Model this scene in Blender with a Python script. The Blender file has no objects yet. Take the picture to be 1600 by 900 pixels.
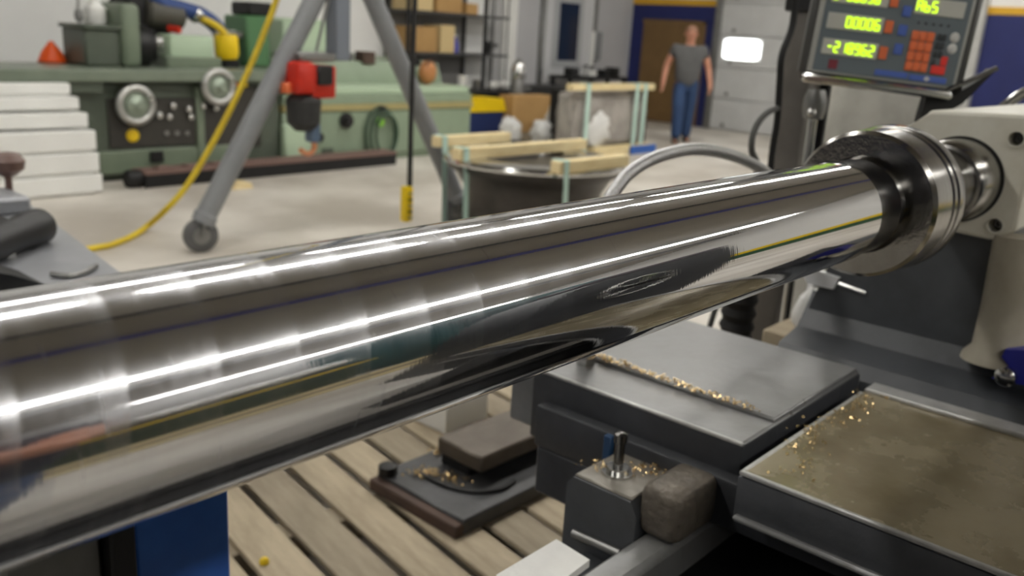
import bpy, bmesh, math, random
from mathutils import Vector, Matrix
random.seed(7)
scene = bpy.context.scene
COL = scene.collection
PI = math.pi
# ------------------------------------------------------------------ camera
H = 1.5
F = 1400.0                                   # focal length in pixels of a 1600x900 frame
fwd = Vector((0.72894266, 0.62780961, -0.27294265))
rgt = Vector((0.6638585, -0.74561069, 0.05793607))
upv = Vector((0.16713614, 0.22342738, 0.96028419))
camd = bpy.data.cameras.new('camera')
cam = bpy.data.objects.new('camera', camd)
COL.objects.link(cam)
m3 = Matrix((rgt, upv, -fwd)).transposed()
cam.matrix_world = Matrix.Translation((0, 0, H)) @ m3.to_4x4()
camd.sensor_width = 36.0
camd.lens = F / 1600 * 36.0
camd.clip_start = 0.02
camd.clip_end = 100
camd.dof.use_dof = True
camd.dof.focus_distance = 0.95
camd.dof.aperture_fstop = 5.0
scene.camera = cam
# ------------------------------------------------------------------ world, exposure
w = bpy.data.worlds.new('world')
scene.world = w
w.use_nodes = True
w.node_tree.nodes['Background'].inputs[0].default_value = (0.8, 0.85, 0.9, 1)
w.node_tree.nodes['Background'].inputs[1].default_value = 0.0
LAMP = 5.2                                  # strength of the ceiling lamps
scene.view_settings.view_transform = 'Standard'
scene.view_settings.look = 'None'
scene.view_settings.gamma = 1.0
scene.view_settings.use_curve_mapping = False
scene.view_settings.exposure = 2.0


# ------------------------------------------------------------------ pixel -> place
def ray(u, v):
    return (rgt * ((u - 800) / F) - upv * ((v - 450) / F) + fwd).normalized()


def onZ(u, v, z=0.0):
    r = ray(u, v)
    return Vector((0, 0, H)) + r * ((z - H) / r.z)


def onY(u, v, y):
    r = ray(u, v)
    return Vector((0, 0, H)) + r * (y / r.y)


def onX(u, v, x):
    r = ray(u, v)
    return Vector((0, 0, H)) + r * (x / r.x)


# ------------------------------------------------------------------ materials
MATS = {}


def srgb(c):
    return tuple(((x / 255) / 12.92 if x / 255 <= 0.04045 else ((x / 255 + 0.055) / 1.055) ** 2.4) for x in c)


def mat(name, col, rough=0.5, metal=0.0, col2=None, scale=6.0, amt=0.5, bump=0.0, bscale=60.0, emit=0.0, stretch=None,
        rvar=0.0, spec=0.5):
    if name in MATS:
        return MATS[name]
    m = bpy.data.materials.new(name)
    m.use_nodes = True
    nt = m.node_tree
    N, L = nt.nodes, nt.links
    b = N['Principled BSDF']
    c = srgb(col)
    b.inputs['Base Color'].default_value = (*c, 1)
    b.inputs['Roughness'].default_value = rough
    b.inputs['Metallic'].default_value = metal
    b.inputs['Specular IOR Level'].default_value = spec
    tc = N.new('ShaderNodeTexCoord')
    mp = N.new('ShaderNodeMapping')
    L.new(tc.outputs['Object'], mp.inputs['Vector'])
    if stretch:
        mp.inputs['Scale'].default_value = stretch
    if col2 is not None:
        n = N.new('ShaderNodeTexNoise')
        n.inputs['Scale'].default_value = scale
        n.inputs['Detail'].default_value = 6
        n.inputs['Roughness'].default_value = 0.62
        L.new(mp.outputs[0], n.inputs['Vector'])
        r = N.new('ShaderNodeValToRGB')
        r.color_ramp.elements[0].position = 0.5 - amt * 0.4
        r.color_ramp.elements[1].position = 0.5 + amt * 0.4
        r.color_ramp.elements[0].color = (*srgb(col2), 1)
        r.color_ramp.elements[1].color = (*c, 1)
        L.new(n.outputs[0], r.inputs[0])
        L.new(r.outputs[0], b.inputs['Base Color'])
        if rvar:
            mr = N.new('ShaderNodeMapRange')
            mr.inputs['From Min'].default_value = 0.3
            mr.inputs['From Max'].default_value = 0.7
            mr.inputs['To Min'].default_value = max(0.03, rough - rvar)
            mr.inputs['To Max'].default_value = min(1, rough + rvar)
            L.new(n.outputs[0], mr.inputs[0])
            L.new(mr.outputs[0], b.inputs['Roughness'])
    if bump:
        n2 = N.new('ShaderNodeTexNoise')
        n2.inputs['Scale'].default_value = bscale
        n2.inputs['Detail'].default_value = 4
        L.new(mp.outputs[0], n2.inputs['Vector'])
        bp = N.new('ShaderNodeBump')
        bp.inputs['Strength'].default_value = bump
        bp.inputs['Distance'].default_value = 0.01
        L.new(n2.outputs[0], bp.inputs['Height'])
        L.new(bp.outputs[0], b.inputs['Normal'])
    if emit:
        b.inputs['Emission Color'].default_value = (*c, 1)
        b.inputs['Emission Strength'].default_value = emit
    MATS[name] = m
    return m


def chrome_material():
    """Hard chrome with the regular lap marks of a polishing belt: bands of slightly rougher metal along the shaft."""
    m = bpy.data.materials.new('polished_chrome')
    m.use_nodes = True
    N, L = m.node_tree.nodes, m.node_tree.links
    b = N['Principled BSDF']
    b.inputs['Metallic'].default_value = 1
    b.inputs['Base Color'].default_value = (0.66, 0.66, 0.67, 1)
    tc = N.new('ShaderNodeTexCoord')
    sep = N.new('ShaderNodeSeparateXYZ')
    L.new(tc.outputs['Object'], sep.inputs[0])
    ang = N.new('ShaderNodeMath'); ang.operation = 'ARCTAN2'
    L.new(sep.outputs[2], ang.inputs[0]); L.new(sep.outputs[1], ang.inputs[1])
    # helical lap bands
    a1 = N.new('ShaderNodeMath'); a1.operation = 'MULTIPLY_ADD'
    L.new(ang.outputs[0], a1.inputs[0]); a1.inputs[1].default_value = 0.012
    L.new(sep.outputs[0], a1.inputs[2])
    a2 = N.new('ShaderNodeMath'); a2.operation = 'DIVIDE'
    L.new(a1.outputs[0], a2.inputs[0]); a2.inputs[1].default_value = 0.058
    fr = N.new('ShaderNodeMath'); fr.operation = 'FRACT'
    L.new(a2.outputs[0], fr.inputs[0])
    nz = N.new('ShaderNodeTexNoise')
    mp = N.new('ShaderNodeMapping'); mp.inputs['Scale'].default_value = (260, 14, 14)
    L.new(tc.outputs['Object'], mp.inputs[0]); L.new(mp.outputs[0], nz.inputs['Vector'])
    nz.inputs['Scale'].default_value = 1.0; nz.inputs['Detail'].default_value = 4
    nb = N.new('ShaderNodeTexNoise'); nb.inputs['Scale'].default_value = 7; nb.inputs['Detail'].default_value = 3
    L.new(tc.outputs['Object'], nb.inputs['Vector'])
    pw = N.new('ShaderNodeMath'); pw.operation = 'POWER'
    L.new(fr.outputs[0], pw.inputs[0]); pw.inputs[1].default_value = 2.2
    mm = N.new('ShaderNodeMath'); mm.operation = 'MULTIPLY'
    L.new(pw.outputs[0], mm.inputs[0]); L.new(nb.outputs[0], mm.inputs[1])
    b.inputs['Roughness'].default_value = 0.022
    # a second, satin lobe: polishing scratches that bloom around the lamps, strongest on the lap bands
    g = N.new('ShaderNodeBsdfAnisotropic')
    g.inputs['Color'].default_value = (0.68, 0.69, 0.72, 1)
    r2 = N.new('ShaderNodeMath'); r2.operation = 'MULTIPLY_ADD'
    L.new(nz.outputs[0], r2.inputs[0]); r2.inputs[1].default_value = 0.22; r2.inputs[2].default_value = 0.12
    L.new(r2.outputs[0], g.inputs['Roughness'])
    # the finished end of the shaft is mirror bright, the unfinished end still satin
    fin = N.new('ShaderNodeMapRange'); fin.interpolation_type = 'SMOOTHSTEP'
    fin.inputs['From Min'].default_value = 0.10; fin.inputs['From Max'].default_value = 0.85
    fin.inputs['To Min'].default_value = 1.0; fin.inputs['To Max'].default_value = 0.0
    xw = N.new('ShaderNodeMath'); xw.operation = 'ADD'; xw.inputs[1].default_value = 0.0155
    L.new(sep.outputs[0], xw.inputs[0]); L.new(xw.outputs[0], fin.inputs[0])
    pa = N.new('ShaderNodeMath'); pa.operation = 'MULTIPLY_ADD'
    L.new(mm.outputs[0], pa.inputs[0]); pa.inputs[1].default_value = 0.75; pa.inputs[2].default_value = 0.20
    rr = N.new('ShaderNodeMath'); rr.operation = 'MULTIPLY_ADD'
    L.new(pa.outputs[0], rr.inputs[0]); L.new(fin.outputs[0], rr.inputs[1]); rr.inputs[2].default_value = 0.05
    ro_ = N.new('ShaderNodeMath'); ro_.operation = 'MULTIPLY_ADD'
    L.new(fin.outputs[0], ro_.inputs[0]); ro_.inputs[1].default_value = 0.022; ro_.inputs[2].default_value = 0.02
    L.new(ro_.outputs[0], b.inputs['Roughness'])
    mxs = N.new('ShaderNodeMixShader')
    L.new(rr.outputs[0], mxs.inputs[0]); L.new(b.outputs[0], mxs.inputs[1]); L.new(g.outputs[0], mxs.inputs[2])
    L.new(mxs.outputs[0], N['Material Output'].inputs['Surface'])
    bp = N.new('ShaderNodeBump'); bp.inputs['Strength'].default_value = 0.035; bp.inputs['Distance'].default_value = 0.001
    L.new(nz.outputs[0], bp.inputs['Height']); L.new(bp.outputs[0], b.inputs['Normal'])
    return m


def concrete_material():
    m = bpy.data.materials.new('polished_concrete')
    m.use_nodes = True
    N, L = m.node_tree.nodes, m.node_tree.links
    b = N['Principled BSDF']
    tc = N.new('ShaderNodeTexCoord')
    n1 = N.new('ShaderNodeTexNoise'); n1.inputs['Scale'].default_value = 1.1; n1.inputs['Detail'].default_value = 8
    n2 = N.new('ShaderNodeTexNoise'); n2.inputs['Scale'].default_value = 0.35; n2.inputs['Detail'].default_value = 4
    for n in (n1, n2):
        L.new(tc.outputs['Object'], n.inputs['Vector'])
    r1 = N.new('ShaderNodeValToRGB')
    r1.color_ramp.elements[0].position = 0.36; r1.color_ramp.elements[0].color = (*srgb((178, 171, 160)), 1)
    r1.color_ramp.elements[1].position = 0.62; r1.color_ramp.elements[1].color = (*srgb((216, 211, 202)), 1)
    L.new(n1.outputs[0], r1.inputs[0])
    r2 = N.new('ShaderNodeValToRGB')
    r2.color_ramp.elements[0].position = 0.38; r2.color_ramp.elements[0].color = (0.78, 0.76, 0.73, 1)
    r2.color_ramp.elements[1].position = 0.6; r2.color_ramp.elements[1].color = (1, 1, 1, 1)
    L.new(n2.outputs[0], r2.inputs[0])
    mx = N.new('ShaderNodeMixRGB'); mx.blend_type = 'MULTIPLY'; mx.inputs[0].default_value = 0.6
    L.new(r1.outputs[0], mx.inputs[1]); L.new(r2.outputs[0], mx.inputs[2])
    L.new(mx.outputs[0], b.inputs['Base Color'])
    b.inputs['Roughness'].default_value = 0.48
    return m


CHROME = chrome_material()
CONCRETE = concrete_material()
STEEL = mat('turned_steel', (172, 170, 167), 0.17, 1.0, (128, 126, 122), 9, 0.8, 0.05, 140, stretch=(30, 1, 1))
DARKSTEEL = mat('dark_turned_steel', (118, 117, 115), 0.2, 1.0, (78, 77, 76), 10, 0.8)
SHINY = mat('bright_steel', (205, 205, 203), 0.16, 1.0)
CREAM = mat('cream_enamel', (216, 215, 204), 0.38, 0, (184, 179, 162), 7, 0.7, 0.04, 30)
GREYPAINT = mat('oily_grey_paint', (84, 87, 91), 0.40, 0, (46, 48, 51), 7, 1.0, 0.12, 24, rvar=0.12)
SADDLE = mat('oiled_cast_iron', (150, 151, 152), 0.36, 0.35, (104, 103, 100), 9, 0.9, 0.12, 40, rvar=0.1)
SADDLEOIL = mat('oil_filmed_cast_iron', (172, 162, 136), 0.26, 0.35, (88, 76, 48), 6, 1.0, 0.10, 30, rvar=0.18)
IRONFACE = mat('dark_machine_casting', (66, 68, 72), 0.5, 0.25, (44, 45, 48), 10, 0.8, 0.15, 30)
BLACK = mat('black_plastic', (22, 22, 23), 0.45)
BLACKIRON = mat('black_iron', (34, 34, 35), 0.5, 0.3, (20, 20, 20), 8, 0.8)
RUBBER = mat('black_rubber', (28, 28, 28), 0.7)
WHITE = mat('white_paint', (232, 232, 228), 0.55, 0, (222, 222, 218), 2, 0.5)
WALLWHITE = mat('white_wall', (244, 244, 242), 0.7, 0, (236, 236, 234), 1.2, 0.6)
WALLGREY = mat('grey_wall', (186, 186, 188), 0.7, 0, (176, 176, 178), 1.2, 0.6)
DOORWHITE = mat('overhead_door_white', (208, 209, 208), 0.45, 0, (196, 197, 196), 2, 0.5)
BLUEWALL = mat('navy_wall', (32, 42, 104), 0.55, 0, (28, 36, 92), 2, 0.5)
YELLOWPAINT = mat('yellow_stripe', (216, 168, 40), 0.5)
BROWNDOOR = mat('brown_door', (128, 100, 62), 0.5, 0, (116, 90, 54), 3, 0.5)
GREEND = mat('dark_green_enamel', (88, 96, 84), 0.4, 0, (74, 82, 71), 3, 0.6)
GREENM = mat('mid_green_enamel', (120, 132, 112), 0.38, 0, (106, 118, 100), 3, 0.6)
GREENP = mat('pale_green_enamel', (142, 158, 134), 0.38, 0, (130, 146, 124), 3, 0.6)
GREENL = mat('light_green_enamel', (176, 196, 168), 0.38)
PANELD = mat('dark_control_panel', (60, 58, 52), 0.5, 0, (48, 46, 42), 5, 0.6)
GANTRY = mat('grey_gantry_paint', (136, 138, 140), 0.42, 0, (124, 126, 128), 4, 0.5)
YELLOW = mat('yellow_hose', (222, 196, 40), 0.45, 0, (200, 170, 30), 8, 0.5)
YELLOWB = mat('yellow_plastic', (235, 200, 20), 0.4)
RED = mat('red_enamel', (205, 48, 28), 0.35, 0, (180, 36, 22), 5, 0.5)
ORANGE = mat('orange_plastic', (240, 92, 28), 0.4)
BLUE = mat('blue_enamel', (50, 104, 188), 0.42, 0, (40, 86, 166), 5, 0.5)
BLUEHOSE = mat('blue_hose', (44, 70, 128), 0.5)
BLUECLAMP = mat('blue_clamp', (42, 46, 150), 0.4)
GOLDSTRIPE = mat('tan_stripe', (172, 160, 108), 0.5, 0, (156, 146, 100), 3, 0.6)
WOOD = mat('pallet_wood', (196, 182, 156), 0.75, 0, (142, 128, 106), 5, 0.9, 0.15, 30, stretch=(6, 1, 6))
WOOD2 = mat('worn_pallet_wood', (172, 160, 138), 0.75, 0, (122, 110, 92), 5, 0.9, 0.15, 30, stretch=(6, 1, 6))
TIMBER = mat('fresh_pine', (240, 226, 182), 0.6, 0, (214, 190, 136), 6, 0.7, 0.05, 30, stretch=(1, 6, 6))
STRAP = mat('pale_green_strap', (188, 216, 204), 0.4)
RUST = mat('rusty_steel', (96, 74, 62), 0.7, 0.2, (60, 50, 46), 5, 0.9)
CARD = mat('cardboard', (190, 152, 98), 0.75, 0, (176, 138, 86), 4, 0.5)
PALECARD = mat('pale_carton', (214, 190, 140), 0.7)
RAG = mat('white_cloth', (226, 226, 222), 0.85, 0, (205, 205, 203), 8, 0.6, 0.3, 30)
WRAP = mat('plastic_wrap', (196, 190, 182), 0.3, 0, (104, 99, 93), 3, 0.8, 0.3, 10)
GLASSDARK = mat('dark_glass', (36, 46, 66), 0.08, 0, spec=0.8)
WINLIGHT = mat('daylit_window', (246, 250, 250), 0.3, 0, emit=0.9)
SKIN = mat('skin', (206, 148, 122), 0.55, 0, (196, 136, 110), 8, 0.5)
SHIRT = mat('grey_polo_cloth', (98, 98, 98), 0.85, 0, (86, 86, 86), 10, 0.6)
JEANS = mat('blue_denim', (52, 78, 118), 0.85, 0, (42, 62, 98), 10, 0.6)
HAIR = mat('short_brown_hair', (158, 118, 96), 0.8)
SHOE = mat('dark_leather', (40, 34, 30), 0.6)
NAVYCLOTH = mat('navy_work_cloth', (44, 50, 66), 0.85, 0, (36, 40, 54), 10, 0.6)
TEAL = mat('teal_enamel', (38, 88, 92), 0.4, 0, (30, 74, 80), 3, 0.6)
BENCHTOP = mat('grey_bench_plate', (160, 162, 166), 0.4, 0.3, (138, 140, 144), 7, 0.8, 0.05, 30)
CHIP = mat('golden_steel_chips', (214, 188, 140), 0.25, 1.0)
GALV = mat('galvanised_steel', (150, 150, 148), 0.4, 0.8, (128, 128, 126), 9, 0.7)
CEILM = mat('ceiling_sheet', (140, 134, 122), 0.7, 0, (130, 124, 113), 0.6, 0.6)
LAMPM = mat('lamp_diffuser', (255, 252, 246), 0.5, 0, emit=LAMP)
LED = mat('green_led', (205, 255, 40), 0.4, 0, emit=0.3)
SCREENG = mat('grey_display_window', (186, 186, 178), 0.3)
DROFACE = mat('display_face', (98, 108, 113), 0.45)
KEYO = mat('orange_key', (222, 112, 66), 0.5)
KEYB = mat('blue_key', (74, 100, 176), 0.5)
KEYR = mat('red_key', (226, 54, 44), 0.5)
KEYW = mat('light_grey_key', (196, 196, 192), 0.5)
KEYD = mat('dark_grey_key', (52, 56, 58), 0.5)
MAROON = mat('maroon_mark', (120, 40, 52), 0.5)

# ------------------------------------------------------------------ mesh helpers
WM = {}


class MB:
    def __init__(s):
        s.bm = bmesh.new()

    def box(s, x0, x1, y0, y1, z0, z1, bev=0.0, seg=1):
        t = bmesh.new()
        bmesh.ops.create_cube(t, size=1)
        for v in t.verts:
            v.co = Vector(((x0 + x1) / 2 + v.co.x * (x1 - x0), (y0 + y1) / 2 + v.co.y * (y1 - y0), (z0 + z1) / 2 + v.co.z * (z1 - z0)))
        if bev:
            bmesh.ops.bevel(t, geom=t.edges[:], offset=bev, segments=seg, affect='EDGES', profile=0.5)
        s._add(t)
        return s

    def _add(s, t, M=None):
        vm = {}
        for v in t.verts:
            vm[v] = s.bm.verts.new(M @ v.co if M else v.co)
        for f in t.faces:
            try:
                s.bm.faces.new([vm[v] for v in f.verts])
            except ValueError:
                pass
        t.free()

    def ring(s, c, ax, r, n, ref=None):
        ax = Vector(ax).normalized()
        u = ax.orthogonal().normalized() if ref is None else (ref - ax * ref.dot(ax)).normalized()
        v = ax.cross(u)
        return [s.bm.verts.new(Vector(c) + (u * math.cos(2 * PI * k / n) + v * math.sin(2 * PI * k / n)) * r) for k in range(n)]

    def lathe(s, prof, o, ax, n=32, caps=True):
        """prof: (distance along the axis, radius)"""
        ax = Vector(ax).normalized()
        ref = ax.orthogonal().normalized()
        rings = [s.ring(Vector(o) + ax * t, ax, max(r, 1e-4), n, ref) for t, r in prof]
        for a, b in zip(rings, rings[1:]):
            for k in range(n):
                s.bm.faces.new((a[k], a[(k + 1) % n], b[(k + 1) % n], b[k]))
        if caps:
            s.bm.faces.new(rings[0][::-1])
            s.bm.faces.new(rings[-1])
        return s

    def cyl(s, p0, p1, r0, r1=None, n=20):
        p0, p1 = Vector(p0), Vector(p1)
        return s.lathe([(0, r0), ((p1 - p0).length, r0 if r1 is None else r1)], p0, p1 - p0, n)

    def tube(s, pts, r, n=8, closed=False, smooth=0):
        pts = [Vector(p) for p in pts]
        if smooth:
            out = []
            m = len(pts)
            rng = range(m if closed else m - 1)
            for i in rng:
                p0 = pts[(i - 1) % m] if (closed or i > 0) else pts[0]
                p1 = pts[i]
                p2 = pts[(i + 1) % m]
                p3 = pts[(i + 2) % m] if (closed or i + 2 < m) else pts[-1]
                for k in range(smooth):
                    t = k / smooth
                    out.append(0.5 * ((2 * p1) + (-p0 + p2) * t + (2 * p0 - 5 * p1 + 4 * p2 - p3) * t * t + (-p0 + 3 * p1 - 3 * p2 + p3) * t ** 3))
            if not closed:
                out.append(pts[-1])
            pts = out
        m = len(pts)
        rings = []
        ref = None
        for i, p in enumerate(pts):
            a = pts[(i - 1) % m] if (closed or i > 0) else p
            b = pts[(i + 1) % m] if (closed or i < m - 1) else p
            t = (b - a).normalized()
            if ref is None:
                ref = t.orthogonal().normalized()
            ref = (ref - t * ref.dot(t)).normalized()
            rings.append(s.ring(p, t, r(i / max(1, m - 1)) if callable(r) else r, n, ref))
        for i in range(m if closed else m - 1):
            a, b = rings[i], rings[(i + 1) % m]
            for k in range(n):
                s.bm.faces.new((a[k], a[(k + 1) % n], b[(k + 1) % n], b[k]))
        if not closed:
            s.bm.faces.new(rings[0][::-1])
            s.bm.faces.new(rings[-1])
        return s

    def prism(s, poly, axis, a0, a1):
        """poly: 2-D outline in the two other axes (x: yz, y: xz, z: xy)"""
        def P(q, a):
            return {'x': (a, q[0], q[1]), 'y': (q[0], a, q[1]), 'z': (q[0], q[1], a)}[axis]
        A = [s.bm.verts.new(P(q, a0)) for q in poly]
        B = [s.bm.verts.new(P(q, a1)) for q in poly]
        n = len(poly)
        s.bm.faces.new(A[::-1])
        s.bm.faces.new(B)
        for k in range(n):
            s.bm.faces.new((A[k], A[(k + 1) % n], B[(k + 1) % n], B[k]))
        return s

    def sphere(s, c, r, sx=1, sy=1, sz=1, seg=14, jit=0.0):
        t = bmesh.new()
        bmesh.ops.create_uvsphere(t, u_segments=seg, v_segments=max(6, seg * 2 // 3), radius=1)
        for v in t.verts:
            k = 1 + random.uniform(-jit, jit)
            v.co = Vector(c) + Vector((v.co.x * r * sx, v.co.y * r * sy, v.co.z * r * sz)) * k
        s._add(t)
        return s

    def build(s, name, m, parent=None, local=False, ang=38, flat=False):
        bm = s.bm
        bmesh.ops.recalc_face_normals(bm, faces=bm.faces[:])
        Mi = None
        if parent is not None and not local:
            Mi = WM[parent.name].inverted()
            for v in bm.verts:
                v.co = Mi @ v.co
        lo = Vector((min(v.co[i] for v in bm.verts) for i in range(3)))
        hi = Vector((max(v.co[i] for v in bm.verts) for i in range(3)))
        o = (lo + hi) / 2
        if parent is None:
            o.z = lo.z
        for v in bm.verts:
            v.co -= o
        me = bpy.data.meshes.new(name)
        bm.to_mesh(me)
        bm.free()
        if not flat:
            for p in me.polygons:
                p.use_smooth = True
            me.set_sharp_from_angle(angle=math.radians(ang))
        me.materials.append(m)
        ob = bpy.data.objects.new(name, me)
        COL.objects.link(ob)
        ob.location = o
        if parent is not None:
            ob.parent = parent
            WM[ob.name] = WM[parent.name] @ Matrix.Translation(o)
        else:
            WM[ob.name] = Matrix.Translation(o)
        return ob


def tag(o, label=None, cat=None, group=None, kind=None):
    if label: o['label'] = label
    if cat: o['category'] = cat
    if group: o['group'] = group
    if kind: o['kind'] = kind
    return o


def thing(name, loc, label, cat, group=None, rotz=0.0, M=None, kind=None):
    o = bpy.data.objects.new(name, None)
    COL.objects.link(o)
    o.empty_display_size = 0.1
    Mx = M if M is not None else Matrix.Translation(loc) @ Matrix.Rotation(rotz, 4, 'Z')
    o.matrix_world = Mx
    WM[o.name] = Mx.copy()
    return tag(o, label, cat, group, kind)


def struct(name, loc=(0, 0, 0)):
    o = thing(name, loc, None, None, kind='structure')
    return o


def copy_tree(o, parent=None):
    c = o.copy()
    COL.objects.link(c)
    if parent is not None:
        c.parent = parent
    for ch in [x for x in o.children]:
        copy_tree(ch, c)
    return c


def bx(name, m, p, x0, x1, y0, y1, z0, z1, bev=0.004, local=False, seg=1):
    return MB().box(x0, x1, y0, y1, z0, z1, bev, seg).build(name, m, p, local)


# =================================================================== THE SETTING
X0, X1, Y0, Y1, ZC = -9.0, 15.3, -13.0, 10.5, 5.4
tag(MB().box(X0 - .2, X1 + .2, Y0 - .2, Y1 + .2, -0.2, 0).build('floor', CONCRETE), kind='structure')
tag(MB().box(X0 - .2, X1 + .2, Y0 - .2, Y1 + .2, ZC, ZC + .2).build('ceiling', CEILM), kind='structure')
wb = tag(MB().box(X0 - .2, X1 + .2, Y1, Y1 + .2, 0, ZC).build('wall_back', WALLWHITE), kind='structure')
tag(MB().box(X0 - .2, X1 + .2, Y0 - .2, Y0, 0, ZC).build('wall_front', mat('grey_front_wall', (158, 158, 158), .7)), kind='structure')
tag(MB().box(X0 - .2, X0, Y0, Y1, 0, ZC).build('wall_left', mat('unseen_slate_wall', (66, 70, 84), .7)), kind='structure')  # unseen wall, slate tone chosen to darken the reflection in the piston face
tag(MB().box(X1, X1 + .2, Y0, Y1, 0, ZC).build('wall_right', WALLWHITE), kind='structure')

# navy wainscot with yellow cap on the end wall, in two stretches either side of the overhead door
for i, (ya, yb) in enumerate([(8.55, 10.5), (-1.0, 4.05)]):
    t = struct('trim_%d' % (i + 1), (X1, (ya + yb) / 2, 0))
    bx('navy_panel', BLUEWALL, t, X1 - .03, X1 + .01, ya, yb, 0, 2.19, 0)
    bx('yellow_band', YELLOWPAINT, t, X1 - .04, X1 + .01, ya, yb, 2.19, 2.30, 0)
# overhead door of white sections with rivets and a bright window
d1 = struct('door_1', (X1, 6.5, 0))
for k in range(6):
    bx('door_section', DOORWHITE, d1, X1 - .09, X1 - .02, 4.7, 8.47, .02 + k * .56, .02 + k * .56 + .55, .006)
for k in range(6):
    for yy in (8.2, 6.85, 6.3, 5.5, 4.9):
        MB().cyl((X1 - .085, yy, .1 + k * .56), (X1 - .105, yy, .1 + k * .56), .035, n=10).build('hinge_plate', GALV, d1)
jamb = bx('door_jamb', mat('galvanised_jamb', (196, 197, 194), 0.45, 0, (180, 180, 176), 5, .6), d1, X1 - .16, X1 + .01, 4.05, 4.68, 0, 3.6, .01)
for k in range(7):
    MB().cyl((X1 - .16, 4.4, .4 + k * .45), (X1 - .19, 4.4, .4 + k * .45), .05, n=10).build('jamb_bolt', GALV, d1)
bx('door_track', GALV, d1, X1 - .15, X1 + .01, 8.47, 8.58, 0, 3.6, .005)
wn = MB()
t_ = bmesh.new()
wn.box(X1 - .11, X1 - .085, 7.62, 8.36, 1.28, 1.64, .0)
pane = wn.build('window_pane', WINLIGHT, d1)
pane.modifiers.new('round', 'BEVEL').width = .06
for nm, c in (('window_rim', (0, 0)),):
    pts = []
    for k in range(32):
        a = 2 * PI * k / 32
        pts.append((X1 - .1, 7.99 + .385 * max(-1, min(1, 1.25 * math.cos(a))), 1.46 + .195 * max(-1, min(1, 1.25 * math.sin(a)))))
    MB().tube(pts, .014, 6, closed=True).build(nm, WHITE, d1)
# brown door in the navy stretch
d2 = struct('door_2', (X1, 9.5, 0))
bx('door_leaf', BROWNDOOR, d2, X1 - .07, X1 - .02, 8.86, 10.16, .01, 1.86, .008)
bx('door_frame', BROWNDOOR, d2, X1 - .05, X1 + .01, 8.80, 8.86, 0, 1.92, .004)
bx('door_frame', BROWNDOOR, d2, X1 - .05, X1 + .01, 8.80, 10.2, 1.86, 1.92, .004)
MB().lathe([(0, .02), (.04, .02), (.05, .035), (.08, .03)], (X1 - .07, 8.98, .95), (-1, 0, 0), 12).build('door_handle', SHINY, d2)
# grey partition stretch with a white door that has a narrow window
d3 = struct('door_3', (13.3, Y1, 0))
bx('wall_panel', WALLGREY, d3, 11.75, 15.28, Y1 - .04, Y1 + .01, 0, 3.2, 0)
bx('door_leaf', mat('door_grey_white', (200, 201, 202), .5), d3, 12.55, 13.95, Y1 - .09, Y1 - .03, .01, 2.5, .006)
bx('window_frame', mat('window_frame_grey', (168, 170, 172), .5), d3, 12.78, 13.62, Y1 - .105, Y1 - .08, .96, 2.2, .006)
bx('window_pane', GLASSDARK, d3, 12.92, 13.48, Y1 - .112, Y1 - .09, 1.08, 2.08, .003)
bx('door_jamb', GALV, d3, 12.45, 12.55, Y1 - .11, Y1 - .03, 0, 2.6, .006)
bx('door_jamb', GALV, d3, 13.95, 14.05, Y1 - .11, Y1 - .03, 0, 2.6, .006)
MB().tube([(13.78, Y1 - .09, 1.0), (13.78, Y1 - .16, 1.0), (13.66, Y1 - .16, 1.0)], .015, 8).build('door_handle', SHINY, d3)
# vertical trims where the white wall meets the partition
t3 = struct('trim_3', (11.5, Y1, 0))
bx('post_cover', mat('trim_grey', (178, 178, 178), .5), t3, 11.22, 11.42, Y1 - .1, Y1 + .01, 0, 3.4, .01)
bx('post_cover', WHITE, t3, 11.42, 11.75, Y1 - .16, Y1 + .01, 0, 3.4, .01)
# purlins and crane rail under the ceiling
for i, (yy, wd, dp, m_) in enumerate([(-0.45, .20, .34, mat('crane_rail_blue', (54, 58, 128), .5)), (1.15, .14, .26, BLACKIRON), (-6.4, .16, .3, GALV), (6.9, .14, .26, BLACKIRON)]):
    b_ = tag(MB().box(X0, X1, yy - wd / 2, yy + wd / 2, ZC - dp, ZC).build('trim_%d' % (4 + i), m_), kind='structure')
# ceiling lamps in rows
lamp = thing('ceiling_lamp_offscreen', (0, 0, ZC - .5), 'long white strip lamp hanging in a row under the shop ceiling', 'ceiling lamp', 'strip lamps under the ceiling')
bx('housing', WHITE, lamp, -1.05, 1.05, -.19, .19, ZC - .5 + .05, ZC - .5 + .12, .01)
bx('diffuser_offscreen', LAMPM, lamp, -1.03, 1.03, -.17, .17, ZC - .5, ZC - .5 + .05, .01)
for sx in (-.8, .8):
    MB().cyl((sx, 0, ZC - .38), (sx, 0, ZC), .006, n=6).build('hanger', GALV, lamp)
rows = [(-11.6, 2.14, 6.6), (-4.2, 2.14, -7.0), (3.2, 2.5, -6.6), (5.8, 2.9, 3.0)]
rown = ['white strip lamp hanging above the front wall across the aisle', 'white strip lamp in the row above the dark green lathe and teal machine',
        'white strip lamp in the row between the dark purlin and the gantry', 'white strip lamp in the row just behind the gantry']
first = True
for (yy, st, xs), lb in zip(rows, rown):
    x = xs
    while x < X1 - 1.2:
        o = lamp if first else copy_tree(lamp)
        first = False
        o.location = (x, yy, ZC - .5)
        o['label'] = lb
        o['group'] = lb.replace('white strip lamp', 'strip lamps')
        x += st

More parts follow.
